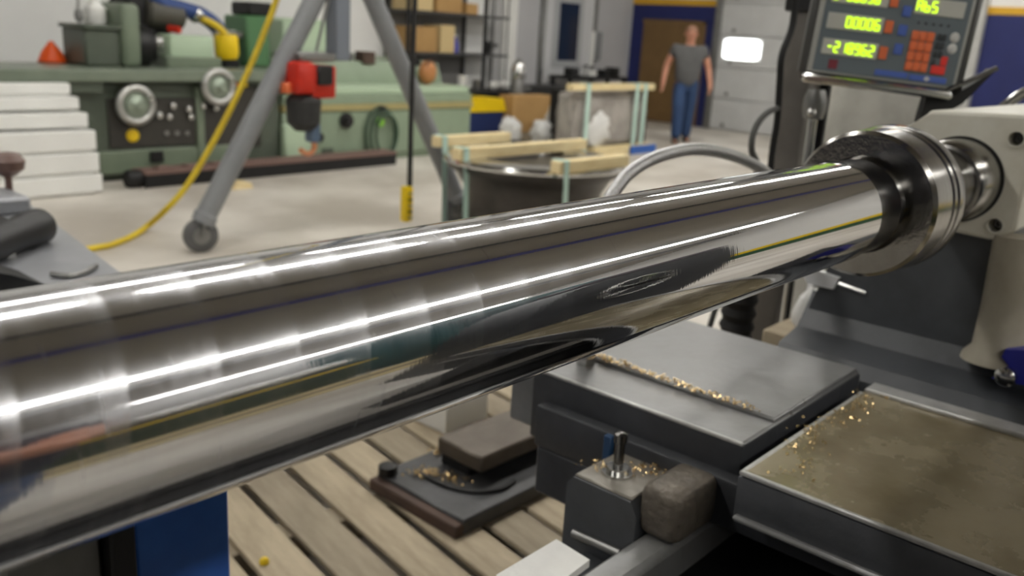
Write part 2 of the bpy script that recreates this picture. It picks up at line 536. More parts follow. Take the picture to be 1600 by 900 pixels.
# =================================================================== THE CHROME ROD
AY, AZ, R = 0.5377, 1.2584, 0.08
rod = thing('piston_rod', (0.2, AY, AZ), 'long polished chrome piston rod with a grooved piston at one end, held in the lathe', 'piston rod')
ax = (1, 0, 0)
sh = MB().lathe([(-1.35, R), (1.378, R), (1.381, R - .001)], (0, AY, AZ), ax, 160).build('chrome_shaft', CHROME, rod, ang=8)
MB().lathe([(1.381, .0775), (1.47, .0775), (1.478, .072), (1.486, .0775), (1.505, .083)], (0, AY, AZ), ax, 96).build('shoulder', DARKSTEEL, rod, ang=30)
MB().lathe([(1.5, .07), (1.5, .116), (1.507, .122), (1.535, .1235), (1.572, .1245), (1.574, .1175), (1.583, .1175), (1.585, .125),
            (1.594, .126), (1.596, .119), (1.604, .119), (1.606, .127), (1.628, .1285), (1.64, .124), (1.645, .085)], (0, AY, AZ), ax, 128).build('piston_head', STEEL, rod, ang=30)
MB().lathe([(1.64, .09), (1.70, .088), (1.72, .080), (1.80, .079), (1.83, .074), (1.9, .074), (1.92, .055)], (0, AY, AZ), ax, 96).build('rod_end', DARKSTEEL, rod, ang=30)

# =================================================================== TAILSTOCK
ts = thing('tailstock', (2.5, AY, .7), 'cream and dark grey lathe tailstock holding the piston end of the rod', 'tailstock')
# head casting with a stepped left shoulder
hd = MB().prism([(.408, 1.17), (.408, 1.405), (.618, 1.395), (.635, 1.362), (.672, 1.355), (.672, 1.24), (.60, 1.15), (.45, 1.143)], 'x', 2.04, 2.86)
hb = hd.bm
bmesh.ops.bevel(hb, geom=hb.edges[:], offset=.008, segments=2, affect='EDGES', profile=.5)
head = hd.build('head_casting', CREAM, ts)
bores = MB()
bolts = [onX(u, v, 2.04) for (u, v) in [(1588, 217), (1555, 352)]]
for p in bolts:
    bores.cyl((2.01, p.y, p.z), (2.085, p.y, p.z), .0145, n=24)
cutter = bores.build('bore_cutter', CREAM)
bo = head.modifiers.new('bores', 'BOOLEAN')
bo.operation = 'DIFFERENCE'; bo.solver = 'EXACT'; bo.object = cutter
bpy.context.view_layer.update()
bored = bpy.data.meshes.new_from_object(head.evaluated_get(bpy.context.evaluated_depsgraph_get()))
head.modifiers.clear()
for p in bored.polygons:
    p.use_smooth = True
bored.set_sharp_from_angle(angle=math.radians(15))
head.data = bored
bpy.data.objects.remove(cutter)
for p in bolts:
    MB().lathe([(0, .0175), (.003, .0175), (.003, .0145), (-.0005, .0145)], (2.0385, p.y, p.z), (-1, 0, 0), 20, caps=False).build('bolt_recess', CREAM, head)
    MB().lathe([(0, .0125), (.012, .0125), (.014, .011), (.014, .006), (.006, .0055)], (2.086, p.y, p.z), (-1, 0, 0), 20).build('socket_bolt', DARKSTEEL, head)
MB().lathe([(1.90, .058), (1.905, .08), (1.915, .0855), (2.03, .0865), (2.06, .0865)], (0, AY, AZ), ax, 96).build('quill', STEEL, ts)
MB().lathe([(2.036, .0905), (2.0385, .0905), (2.0385, .0866)], (0, AY, AZ), ax, 96, caps=False).build('quill_gap_ring', BLACK, ts)  # black ring painted in for the dark gap around the quill
base = MB().prism([(.74, 1.16), (.80, 1.0), (.83, .90), (.84, .79), (.17, .79), (.19, .885), (.30, .90), (.40, .91), (.44, 1.0), (.44, 1.16)], 'x', 2.09, 2.86).build('base_casting', GREYPAINT, ts)
MB().prism([(1.94, .70), (1.94, .80), (1.965, .83), (2.06, .85), (2.12, .93), (2.12, .70)], 'y', .17, .84).build('base_skirt', GREYPAINT, ts)
MB().lathe([(0, .075), (.012, .072), (.03, .056), (.12, .05), (.27, .047)], (2.06, .392, .888), (0.02, 0.05, 1), 32).build('support_column', mat('worn_cream_enamel', (172, 166, 150), .45, 0, (140, 132, 116), 8, .8), ts)
# hand wheel at the tail end
cw = Vector((3.0, AY, AZ))
rim = [(cw.x, cw.y + .2 * math.cos(2 * PI * k / 40), cw.z + .2 * math.sin(2 * PI * k / 40)) for k in range(40)]
hw = MB().tube(rim, .016, 10, closed=True).build('handwheel_rim', SHINY, ts)
for k in range(3):
    a = 2 * PI * k / 3 + .4
    MB().cyl(cw, (cw.x, cw.y + .2 * math.cos(a), cw.z + .2 * math.sin(a)), .011, n=8).build('spoke', BLACKIRON, hw)
MB().cyl((2.84, AY, AZ), (3.03, AY, AZ), .04, n=20).build('handwheel_hub', BLACKIRON, ts)
# blue clamp with chrome knob at the foot
cl = thing('blue_clamp', (2.03, .33, .85), 'small blue clamp with a chrome knob at the tailstock foot', 'clamp')
MB().prism([(.372, .935), (.29, .955), (.27, .93), (.27, .875), (.385, .868), (.375, .885), (.355, .90), (.375, .918)], 'x', 1.99, 2.05).build('clamp_body', BLUECLAMP, cl)
MB().lathe([(0, .012), (.02, .013), (.025, .02), (.04, .02), (.046, .012)], (2.0, .352, .885), (-1, .1, 0.05), 20).build('chrome_knob', SHINY, cl)

# =================================================================== LATHE BED
bed = thing('lathe_bed', (1.5, .4, 0), 'dark cast iron lathe bed running below the chrome rod', 'lathe bed')
bx('rear_way', SADDLE, bed, -2.6, 5.2, .635, .70, .62, .70, .012)
bx('front_way', BLACKIRON, bed, -2.6, 5.2, .31, .38, .62, .70, .012)
bx('bed_web', BLACKIRON, bed, -2.6, 5.2, .32, .69, .16, .625, .01)
for xx in (-2.0, 1.2, 4.4):
    bx('bed_foot', BLACKIRON, bed, xx - .35, xx + .35, .27, .74, 0, .17, .02)
hs = thing('headstock', (-2.2, AY, 0), 'dark grey lathe headstock with a three jaw chuck gripping the rod', 'headstock')
bx('gearbox', GREYPAINT, hs, -3.1, -1.75, .02, 1.0, .69, 1.6, .03)
MB().lathe([(-1.76, .1), (-1.66, .1), (-1.66, .24), (-1.64, .25), (-1.5, .25), (-1.49, .24), (-1.49, .07)], (0, AY, AZ), ax, 48).build('chuck', STEEL, hs)
for k in range(3):
    a = 2 * PI * k / 3 + .5
    c, s_ = math.cos(a), math.sin(a)
    MB().cyl((-1.5, AY + c * .12, AZ + s_ * .12), (-1.33, AY + c * .115, AZ + s_ * .115), .034, n=8).build('chuck_jaw', DARKSTEEL, hs)

# =================================================================== CARRIAGE
cg = thing('lathe_carriage', (1.55, .45, .6), 'grey lathe carriage with an oily cross slide under the piston end', 'lathe carriage')
bx('saddle', IRONFACE, cg, 1.30, 1.80, .02, 1.04, .70, .79, .008, seg=2)
bx('rear_keep_plate', IRONFACE, cg, 1.30, 1.80, .712, 1.03, .60, .705, .006)
bx('rear_slide_block', IRONFACE, cg, 1.33, 1.86, .605, 1.075, .70, .845, .005, seg=2)
bx('rear_slide_top', SADDLE, cg, 1.332, 1.858, .607, 1.073, .842, .85, .004)
bx('raised_slide_plate', SADDLE, cg, 1.458, 1.85, .61, 1.07, .849, .858, .003)
nb = bx('front_slide_block', mat('scuffed_iron', (92, 94, 98), .45, .3, (56, 58, 62), 12, 1.0, .15, 40), cg, 1.235, 1.80, -.30, .565, .765, .842, .006, seg=2)
bx('front_slide_top', SADDLEOIL, cg, 1.24, 1.795, -.295, .56, .84, .85, .004)
WORN = mat('worn_bright_edge', (198, 198, 196), .38, .5, (150, 150, 148), 30, .9)
bx('bright_edge_strip', WORN, cg, 1.745, 1.797, -.29, .556, .848, .858, .003)
bx('worn_edge', WORN, cg, 1.234, 1.243, -.298, .562, .843, .8512, .002)
bx('worn_edge', WORN, cg, 1.245, 1.74, .553, .5625, .843, .8512, .002)
bx('worn_edge', WORN, cg, 1.329, 1.337, .606, 1.074, .844, .8512, .002)
bx('slide_lip', SADDLE, cg, 1.225, 1.25, -.30, .56, .765, .776, .004)
bx('apron', IRONFACE, cg, 1.2, 1.95, -.12, .05, .22, .78, .02)
# grey bracket at the rear end
bx('rear_bracket', SADDLE, cg, 1.36, 1.5, 1.07, 1.16, .70, .82, .006)
# rear clamp: block, dome and stud
cb = MB().prism([(.70, .50), (.70, .735), (.715, .757), (.835, .757), (.848, .742), (.848, .50)], 'x', 1.165, 1.31).build('clamp_block', GREYPAINT, cg)
bx('clamp_top', mat('worn_grey_metal', (150, 146, 138), .4, .4, (112, 106, 96), 14, .8, .1, 60), cg, 1.17, 1.305, .715, .836, .755, .762, .003)
dmb = MB().box(1.175, 1.31, .625, .708, .70, .795, .022, 4)
for v in dmb.bm.verts:
    v.co += Vector((random.uniform(-.0005, .0005), random.uniform(-.0005, .0005), random.uniform(-.0005, .0005)))
dm = dmb.build('clamp_dome', mat('chip_dusted_iron', (122, 114, 102), .5, .3, (74, 68, 62), 26, .9, .5, 60), cg)
MB().lathe([(0, .030), (.006, .030), (.006, .02), (.014, .02)], (1.229, .786, .761), (0, 0, 1), 24).build('washer', SHINY, cg)
MB().lathe([(0, .009), (.055, .009), (.057, .012), (.072, .012), (.075, .008)], (1.229, .786, .765), (0, 0, 1), 14).build('clamp_stud', DARKSTEEL, cg)
bx('blue_tag', mat('dull_blue', (30, 62, 96), .5), cg, 1.288, 1.302, .845, .862, .735, .79, .002)
MB().cyl((1.158, .72, .66), (1.158, .82, .655), .008, n=10).build('clamp_pin', GALV, cg)
bx('clamp_lug', GREYPAINT, cg, 1.06, 1.17, .705, .80, .56, .63, .01)
# hand wheel on the apron
hc = Vector((2.04, -.47, 1.15))
rim = [(hc.x + .17 * math.cos(2 * PI * k / 40), hc.y, hc.z + .17 * math.sin(2 * PI * k / 40)) for k in range(40)]
ah = MB().tube(rim, .013, 10, closed=True).build('handwheel', SHINY, cg)
pdp = [(1.62, .30), (1.62, 1.0), (1.70, 1.28), (1.84, 1.44), (2.05, 1.5), (2.7, 1.5), (2.7, .30)]
MB().prism(pdp, 'y', -.85, -.53).build('control_pedestal', IRONFACE, cg)
bx('pedestal_arm', IRONFACE, cg, 1.62, 1.95, -.60, -.10, .30, .76, .02)
bx('pedestal_cap', mat('plum_grey_paint', (84, 74, 84), .45), cg, 2.05, 2.7, -.86, -.52, 1.5, 1.56, .015)
for k in range(5):
    a = 2 * PI * k / 5
    MB().cyl(hc, (hc.x + .17 * math.cos(a), hc.y, hc.z + .17 * math.sin(a)), .01, n=8).build('spoke', SHINY, ah)
MB().cyl(hc + Vector((0, -.03, 0)), hc + Vector((0, .08, 0)), .03, n=16).build('handwheel_shaft', DARKSTEEL, cg)
for k, xx in enumerate((1.72, 1.83)):
    MB().tube([(xx, -.11, .55), (xx, -.17, .55), (xx, -.2, .60), (xx, -.2, .72)], .009, 8).build('control_lever', SHINY, cg)


def chips(name, pts, label, n, spread, size, seed):
    rnd = random.Random(seed)
    b = bmesh.new()
    for i in range(n):
        t = rnd.random() * (len(pts) - 1)
        k = min(int(t), len(pts) - 2)
        p = pts[k].lerp(pts[k + 1], t - k)
        p = p + Vector((rnd.gauss(0, spread), rnd.gauss(0, spread), 0))
        a = rnd.random() * 2 * PI
        r_ = size * rnd.uniform(.5, 1.3)
        wd = r_ * .45
        d = Vector((math.cos(a), math.sin(a), 0))
        q = Vector((-d.y, d.x, 0))
        prev = None
        zz = rnd.uniform(.0, .004)
        for j in range(5):
            th = j / 4 * 4.2
            c = p + d * r_ * math.cos(th) + Vector((0, 0, zz + r_ * (1 + math.sin(th)) * .9)) + q * wd * .3 * j
            e = (b.verts.new(c - q * wd), b.verts.new(c + q * wd))
            if prev:
                b.faces.new((prev[0], prev[1], e[1], e[0]))
            prev = e
    mb = MB()
    mb.bm.free()
    mb.bm = b
    o = mb.build(name, CHIP)
    return tag(o, label, 'metal chips', kind='stuff')


chips('metal_chips', [Vector((1.463, 1.05, .857)), Vector((1.462, .9, .857)), Vector((1.462, .65, .857))], 'golden steel chips in a line on the rear slide block', 260, .006, .0035, 3)
chips('metal_chips', [Vector((1.74, .54, .85)), Vector((1.6, .53, .85)), Vector((1.45, .54, .85)), Vector((1.28, .5, .85))], 'scattered steel chips along the end of the oily front slide', 150, .018, .003, 4)

chips('metal_chips', [Vector((1.2, .83, .762)), Vector((1.27, .76, .762)), Vector((1.29, .72, .762))], 'fine steel chips on the stud clamp below the slide', 110, .015, .0028, 11)
# lit paper sheet and rag
ps = thing('folded_paper', (.98, .73, .70), 'bright white folded paper lying on the rear bed way', 'paper')
MB().prism([(.90, .772), (1.045, .772), (1.037, .698), (.97, .694), (.88, .745)], 'z', .699, .712).build('paper_sheet', RAG, ps)

# =================================================================== BEHIND THE LATHE
rg = MB()
rg.sphere((2.30, .90, .815), .06, .8, .9, 1.25, 16, .09)
tag(rg.build('cleaning_rag', RAG), 'crumpled white rag on the wood block behind the tailstock', 'rag')
wbk = thing('wood_block', (2.3, .93, .72), 'short grey-brown wood block under the white rag', 'wood block')
bx('block', WOOD, wbk, 2.22, 2.38, .845, 1.0, .715, .765, .004)
bx('cleat', BLACKIRON, wbk, 2.20, 2.4, .84, 1.02, .66, .717, .004)
bx('leg', BLACKIRON, wbk, 2.26, 2.36, .88, .98, 0, .662, .004)
lbl = thing('wiper_strip', (2.09, .80, .93), 'white plastic wiper strip beneath the piston on the tailstock face', 'wiper strip')
MB().prism([(.775, .955), (.765, .985), (.85, .995), (.852, .975), (.84, .955)], 'x', 2.075, 2.1).build('strip', mat('glossy_white_plastic', (236, 238, 240), .25), lbl)
MB().cyl((2.088, .70, .962), (2.088, .78, .972), .006, n=8).build('strip_pin', SHINY, lbl)
bh = thing('corrugated_hose', (2.5, 1.22, 0), 'black corrugated rubber hose standing beside the dark steel post', 'hose')
pf = []
for k in range(40):
    pf.append((k * .022, .055 if k % 2 else .045))
MB().lathe(pf, (2.5, 1.215, .0), (-.08, -.04, 1), 20).build('hose_body', RUBBER, bh)
MB().lathe([(0, .05), (.05, .05), (.055, .03)], (2.43, 1.18, .855), (-.08, -.04, 1), 20).build('hose_cuff', BLACK, bh)

# post of the digital readout
po = thing('readout_post', (2.9, 1.3, 0), 'dark square steel post standing behind the lathe beside the readout', 'post')
bx('post_tube', mat('dark_post_paint', (118, 114, 108), .42, .1, (94, 90, 85), 6, .7), po, 2.86, 2.96, 1.25, 1.35, 0.01, 2.3, .012, seg=2)
bx('post_foot', BLACKIRON, po, 2.76, 3.06, 1.15, 1.45, 0, .02, .004)
bx('collar', BLACK, po, 2.845, 2.975, 1.235, 1.365, 1.62, 1.69, .006)
for k in range(2):
    bx('side_plate', BLACKIRON, po, 2.955, 2.975, 1.22, 1.30, .95 + .0 * k, 1.62, .003)
    break
# power cable along the post
cb_ = MB().tube([onY(1245, -30, 1.27), onY(1238, 40, 1.27), onY(1222, 85, 1.26), onY(1218, 130, 1.26), onY(1214, 190, 1.26), onY(1204, 260, 1.27), onY(1196, 400, 1.27), Vector((2.62, 1.28, .4)), Vector((2.7, 1.28, .012)), Vector((3.2, 1.2, .012))], .011, 8, smooth=6)
tag(cb_.build('black_cable', RUBBER), 'black cable running down beside the steel post', 'cable')
gl = MB().tube([onY(1216, 168, 1.26), onY(1196, 178, 1.25), onY(1180, 200, 1.25), onY(1174, 232, 1.25), onY(1178, 300, 1.27), Vector((2.5, 1.33, .5)), Vector((2.52, 1.38, .012)), Vector((2.5, 1.6, .012))], .010, 8, smooth=6)
tag(gl.build('grey_cable', mat('grey_rubber', (86, 86, 84), .6)), 'grey cable looping out from the steel post', 'cable')
# chrome valve rod beside the post
cv = thing('chrome_lever', (3.0, 1.27, 0), 'upright chrome lever with a fitting between post and piston', 'lever')
p0, p1 = onY(1272, 170, 1.2), onY(1262, 270, 1.2)
MB().cyl(p1 + Vector((0, 0, -.9)), p0, .016, n=12).build('lever_rod', SHINY, cv)
MB().lathe([(0, .03), (.03, .036), (.06, .036), (.09, .026)], p0 - Vector((0, 0, .03)), (0, 0, 1), 16).build('fitting', GALV, cv)
MB().sphere(onY(1268, 176, 1.18), .014).build('grease_nipple', SHINY, cv)
MB().lathe([(0, .06), (.02, .06), (.03, .03)], (p1.x, p1.y, 0), (0, 0, 1), 16).build('lever_base', BLACKIRON, cv)

# braided hose
hp = [(935, 360), (945, 325), (957, 303), (985, 269), (1030, 244), (1090, 233), (1150, 245), (1195, 268), (1240, 310), (1280, 360)]
tb = MB()
pts = [onY(u, v, 1.0 - .04 * i / 9) for i, (u, v) in enumerate(hp)]
bhz = thing('braided_hose', (1.7, 1.0, .9), 'silver braided hose arching up behind the rod', 'hose')
tb.tube([(1.43, 1.02, .86)] + pts + [(2.3, .92, .8)], .0135, 12, smooth=8).build('braid', mat('braided_steel', (215, 215, 215), .3, .9, (150, 150, 150), 260, 1.0, .3, 300), bhz)
MB().lathe([(0, .02), (.03, .02), (.035, .016)], (1.43, 1.02, .848), (0, 0, 1), 6).build('hose_fitting', SHINY, bhz)

# =================================================================== DIGITAL READOUT
dist = 2.72
cpos = Vector((0, 0, H)) + ray(1392, 45) * dist
nrm = -ray(1392, 45)
nrm.z = 0.02
nrm.normalize()
# turn it a few degrees off the viewer
nrm = Matrix.Rotation(math.radians(10), 3, 'Z') @ nrm
rt = Vector((0, 0, 1)).cross(nrm).normalized()
upd = nrm.cross(rt)
roll = Matrix.Rotation(math.radians(-3.5), 3, nrm)
rt, upd = roll @ rt, roll @ upd
Md = Matrix((rt, nrm, upd)).transposed().to_4x4()     # local x right, y towards viewer, z up
# make it right handed: x right, y = into viewer -> z = x cross y must be up
if rt.cross(nrm).dot(upd) < 0:
    Md = Matrix((-rt, nrm, upd)).transposed().to_4x4()
    FL = -1
else:
    FL = 1
Md = Matrix.Translation(cpos) @ Md
dro = thing('digital_readout', cpos, 'digital readout panel with glowing green numerals and coloured keys', 'digital readout', M=Md)


def lx(a, b):
    return (min(FL * a, FL * b), max(FL * a, FL * b))


def dbox(name, m, par, x0, x1, y0, y1, z0, z1, bev=0.0015):
    a, b = lx(x0, x1)
    ob = MB().box(a, b, y0, y1, z0, z1, bev)
    # geometry is in readout space
    for v in ob.bm.verts:
        v.co = Md @ v.co
    return ob.build(name, m, par)


HW = .195
dbox('housing', mat('dark_grey_housing', (66, 66, 64), .45), dro, -HW - .02, HW + .02, -.07, -.002, -.146, .15, .01)
dbox('bezel', mat('light_bezel', (168, 168, 162), .4), dro, -HW, HW, -.003, .003, -.136, .145, .002)
dbox('face_plate', DROFACE, dro, -HW + .014, HW - .008, .002, .006, -.130, .142, .001)
dbox('tray_lip', SHINY, dro, -HW - .01, HW - .005, -.05, .03, -.166, -.141, .008)
SEG = {'0': 'abcdef', '1': 'bc', '2': 'abged', '5': 'afgcd', '6': 'afgcde', '8': 'abcdefg', '9': 'abcdfg', '-': 'g', 'A': 'abcefg', 'b': 'cdefg', 'S': 'afgcd', '4': 'fgbc', '3': 'abgcd', '7': 'abc'}


def digit(ch, cx, cz, w_, h_):
    mb = MB()
    t = .0048
    gx = {'a': (-w_ / 2, w_ / 2, h_ / 2 - t / 2, h_ / 2 + t / 2), 'g': (-w_ / 2, w_ / 2, -t / 2, t / 2), 'd': (-w_ / 2, w_ / 2, -h_ / 2 - t / 2, -h_ / 2 + t / 2),
          'f': (-w_ / 2 - t / 2, -w_ / 2 + t / 2, 0, h_ / 2), 'e': (-w_ / 2 - t / 2, -w_ / 2 + t / 2, -h_ / 2, 0),
          'b': (w_ / 2 - t / 2, w_ / 2 + t / 2, 0, h_ / 2), 'c': (w_ / 2 - t / 2, w_ / 2 + t / 2, -h_ / 2, 0)}
    for q in SEG[ch]:
        a, b, c, d = gx[q]
        x0_, x1_ = lx(cx + a, cx + b)
        mb.box(x0_, x1_, .0085, .0105, cz + c, cz + d)
    for v in mb.bm.verts:
        v.co = Md @ v.co
    return mb


def display(x0, x1, zc, text, xs, wd):
    win = dbox('display_window', SCREENG, dro, x0, x1, .005, .009, zc - .021, zc + .021, .001)
    for i, ch in enumerate(text):
        if ch == ' ':
            continue
        digit(ch, xs + i * wd, zc, wd * .62, .026).build('digit', LED, win)


ROWZ = (.072, .004, -.064)
display(-.168, -.022, ROWZ[0], '0 88056', -.158, .0178)
display(-.168, -.022, ROWZ[1], '00006', -.112, .0185)
display(-.168, -.022, ROWZ[2], '-218962', -.148, .0182)
display(.046, .172, .066, 'AbS', .058, .0190)
for zc in ROWZ:
    dbox('axis_key', KEYO, dro, -.018, .003, .006, .011, zc - .017, zc + .016)
for zc in (.048, -.001, -.05):
    dbox('blue_key', KEYB, dro, .018, .040, .006, .011, zc - .014, zc + .014)
for i in range(3):
    for j in range(4):
        dbox('number_key', KEYO, dro, .0545 + i * .0195, .073 + i * .0195, .006, .011, -.102 + j * .0265, -.077 + j * .0265, .002)
for i in range(2):
    for j in range(5):
        if i == 1 and j < 2 or (i == 0 and j == 0):
            continue
        dbox('function_key', KEYD, dro, .119 + i * .013, .130 + i * .013, .006, .010, -.104 + j * .022, -.087 + j * .022)
for i in range(5):
    dbox('indicator', BLACK, dro, .062 + i * .019, .067 + i * .019, .006, .009, .020, .026, .0005)
for j in range(2):
    a = MB()
    a.sphere((FL * .163, .007, -.004 - j * .029), .012, 1, .4, 1.15, 12)
    for v in a.bm.verts:
        v.co = Md @ v.co
    a.build('oval_key', KEYW, dro)
dbox('red_key', KEYR, dro, .122, .158, .006, .011, -.103, -.081)
dbox('red_key', KEYR, dro, .142, .158, .006, .011, -.079, -.055)
dbox('blue_name_bar', KEYB, dro, -.018, .068, .005, .009, -.124, -.108)
bar2 = dbox('blue_name_bar', KEYB, dro, .072, .168, .005, .009, -.126, -.110)
a = MB()
q = MB()
q.prism([(FL * .108, -.118), (FL * .117, -.111), (FL * .126, -.118), (FL * .117, -.125)], 'y', .008, .0105)
for v in q.bm.verts:
    v.co = Md @ v.co
q.build('diamond_mark', KEYW, bar2)
dbox('maroon_mark', MAROON, dro, -.142, -.118, .005, .008, -.122, -.097)
# swing arm and bracket of the readout
def dtube(name, m, pts, r):
    b = MB().tube([Md @ Vector((FL * p[0], p[1], p[2])) for p in pts], r, 10)
    return b.build(name, m, dro)
dtube('swing_arm', BLACKIRON, [(-.04, -.11, .25), (-.02, -.11, .1), (-.02, -.06, .05)], .022)
MB().tube([Md @ Vector((-.04 * FL, -.11, .25)), Vector((2.9, 1.25, 1.9))], .022, 10).build('swing_arm', BLACKIRON, dro)
br = MB()
br.prism([(.13, -.15), (.20, -.15), (.27, -.085), (.275, -.07), (.285, -.075), (.225, -.17), (.20, -.19), (.195, -.23), (.125, -.235)] if FL > 0 else
         [(-.13, -.15), (-.20, -.15), (-.27, -.085), (-.275, -.07), (-.285, -.075), (-.225, -.17), (-.20, -.19), (-.195, -.23), (-.125, -.235)], 'y', -.06, .0)
for v in br.bm.verts:
    v.co = Md @ v.co
br.build('tilt_bracket', BLACKIRON, dro)
dtube('tilt_handle', DARKSTEEL, [(.17, .01, -.145), (.285, .01, -.068)], .007)
# canvas covered column behind the readout
cc = thing('covered_column', (5.0, 1.85, 0), 'pale grey cloth-covered machine column behind the readout', 'machine column')
b = bmesh.new()
mb = MB()
N_ = 48
prev = None
rings = []
for zz, rx in [(0, .82), (.6, .70), (1.0, .62), (1.25, .54), (1.42, .46), (1.5, .40), (1.53, .2)]:
    rings.append([mb.bm.verts.new((5.15 + rx * (1 + .035 * math.sin(9 * 2 * PI * k / N_)) * math.cos(2 * PI * k / N_), 1.80 + .62 * rx * (1 + .035 * math.sin(7 * 2 * PI * k / N_)) * math.sin(2 * PI * k / N_), zz)) for k in range(N_)])
for a_, c_ in zip(rings, rings[1:]):
    for k in range(N_):
        mb.bm.faces.new((a_[k], a_[(k + 1) % N_], c_[(k + 1) % N_], c_[k]))
mb.bm.faces.new(rings[-1]); mb.bm.faces.new(rings[0][::-1])
mb.build('cover_cloth', mat('grey_canvas', (176, 174, 166), .8, 0, (140, 138, 130), 5, .8), cc)
MB().cyl((5.15, 1.8, 1.5), (5.15, 1.8, 1.58), .12, n=20).build('column_cap', GALV, cc)

# =================================================================== PALLET AND FIXTURE
PM = Matrix.Translation((1.72, 1.9, 0)) @ Matrix.Rotation(math.radians(-9.6), 4, 'Z')
pal = thing('wooden_pallet', (1.72, 1.9, 0), 'worn wooden pallet platform on the floor behind the lathe', 'pallet', M=PM)
xk = -.86
k = 0
while xk < 1.0:
    wdt = random.choice((.128, .135, .14, .132))
    o = MB().box(xk, xk + wdt, -.80 + random.uniform(-.01, .01), .8 + random.uniform(-.01, .01), .08, .1 + random.uniform(-.002, .002), .004)
    # a chipped corner now and then
    for v in o.bm.verts:
        v.co.x += random.uniform(-.002, .002)
    o.build('plank', WOOD if k % 3 else WOOD2, pal, local=True)
    xk += wdt + random.uniform(.018, .032)
    k += 1
for yy in (-.7, 0, .7):
    bx('stringer', WOOD2, pal, -.86, .99, yy - .045, yy + .045, 0, .08, .004, local=True)
yc = onZ(413, 880, .1)
yb_ = MB().lathe([(0, .012), (.008, .013), (.014, .010), (.018, .004)], (yc.x, yc.y, .1), (0, 0, 1), 14).build('yellow_cap', YELLOWB)
tag(yb_, 'tiny yellow plastic cap lying on the pallet planks', 'cap')

PL = Matrix.Translation((2.0, 1.75, .1)) @ Matrix.Rotation(math.radians(-1), 4, 'Z')
fx = thing('steel_fixture', (2.0, 1.75, .1), 'black steel fixture plate with a raised block, covered in chips on the pallet', 'fixture', M=PL)
bx('base_plate', mat('dull_black_steel', (92, 92, 94), .42, .5, (58, 58, 58), 9, .8, .1, 40), fx, -.33, .36, -.19, .20, 0, .05, .005, True)
bx('raised_block', mat('brown_grey_steel', (116, 108, 98), .4, .5, (80, 72, 64), 9, .8, .1, 40), fx, -.14, .42, -.07, .13, .085, .14, .006, True)
bx('block_riser', BLACKIRON, fx, -.13, .42, -.01, .12, .05, .086, .003, True)
bx('side_rail', RUST, fx, -.36, -.325, -.19, .20, 0, .04, .004, True)
MB().tube([(-.24, .10, .055), (-.23, -.02, .055), (-.19, -.10, .055), (-.12, -.14, .056), (-.05, -.13, .056)], .008, 8, smooth=6).build('groove_rib', BLACKIRON, fx, True)
MB().lathe([(0, .03), (.03, .03), (.034, .02)], (-.31, .17, .05), (0, 0, 1), 8).build('corner_nut', BLACKIRON, fx, True)
chips('metal_chips', [PL @ Vector((-.25, .12, .05)), PL @ Vector((-.2, .06, .05)), PL @ Vector((-.17, -.02, .05))], 'golden steel chips on the corner of the fixture plate', 130, .018, .005, 5)
chips('metal_chips', [PL @ Vector((-.10, .16, .05)), PL @ Vector((.25, .165, .05))], 'band of golden chips behind the raised fixture block', 260, .014, .006, 6)
chips('metal_chips', [PL @ Vector((.25, -.14, .05)), PL @ Vector((.34, -.12, .05))], 'heap of golden chips on the front edge of the fixture plate', 180, .022, .006, 8)
wbx = thing('white_carton', (2.35, 2.25, .1), 'small white carton standing on the pallet behind the steel fixture', 'carton')
bx('carton_body', WHITE, wbx, 2.1, 2.32, 2.08, 2.3, .1, .27, .004)
bx('carton_flap', WHITE, wbx, 2.1, 2.32, 2.075, 2.19, .27, .274, .001)

# blue stand
bs = thing('blue_stand', (.66, 1.5, 0), 'blue steel support stand with a black side frame behind the rod', 'stand')
bx('blue_panel', BLUE, bs, .595, .77, 1.3, 1.34, .02, .95, .006)
bx('side_frame', BLACK, bs, .552, .594, 1.29, 1.7, .0, .95, .005)
bx('rear_post', BLUE, bs, .70, .77, 1.62, 1.69, 0, .95, .005)
bx('stand_top', GALV, bs, .54, .785, 1.28, 1.71, .95, .97, .005)
bx('grey_side_box', GALV, bs, .40, .551, 1.32, 1.66, .0, .76, .008)

# =================================================================== LEFT BENCH
bn = thing('steel_bench', (.5, 3.1, 0), 'grey steel work bench holding black clamps beside the rod', 'bench')
bt = MB().prism([(-.6, 2.28), (1.09, 2.3), (1.30, 3.62), (-.6, 3.62)], 'z', .755, .8)
bmesh.ops.bevel(bt.bm, geom=bt.bm.edges[:], offset=.006, segments=1, affect='EDGES')
bt.build('bench_top', BENCHTOP, bn)
for (xx, yy) in [(-.5, 2.36), (.72, 2.42), (1.15, 3.5), (-.5, 3.5)]:
    bx('leg', GALV, bn, xx - .03, xx + .03, yy - .03, yy + .03, 0, .76, .004)
vs = thing('black_vise', (1.0, 3.1, .8), 'black bench vise with a round bar lying on the steel bench', 'vise')
v0 = onZ(-60, 400, .85); v1 = onZ(64, 352, .85)
MB().lathe([(0, .05), (.28, .048), (.30, .055), ((v1 - v0).length - .01, .055), ((v1 - v0).length, .045)], v0, (v1 - v0), 24).build('vise_bar', BLACK, vs)
vb_ = onZ(-30, 400, .8)
bx('vise_body', BLACKIRON, vs, vb_.x - .12, vb_.x + .10, vb_.y - .06, vb_.y + .14, .8, .90, .02)
vj = onZ(10, 328, .8)
bx('vise_jaw', BENCHTOP, vs, vj.x - .25, vj.x + .05, vj.y - .1, vj.y + .12, .8, .86, .012)
MB().tube([onZ(80, 428, .808), onZ(110, 431, .808), onZ(135, 424, .808), onZ(150, 415, .808)], .008, 8, smooth=5).build('clip_wire', GALV, vs)
kb = thing('black_hold_down', (.7, 2.4, .8), 'black hold-down clamp at the corner of the steel bench', 'clamp')
kq = onZ(5, 440, .8)
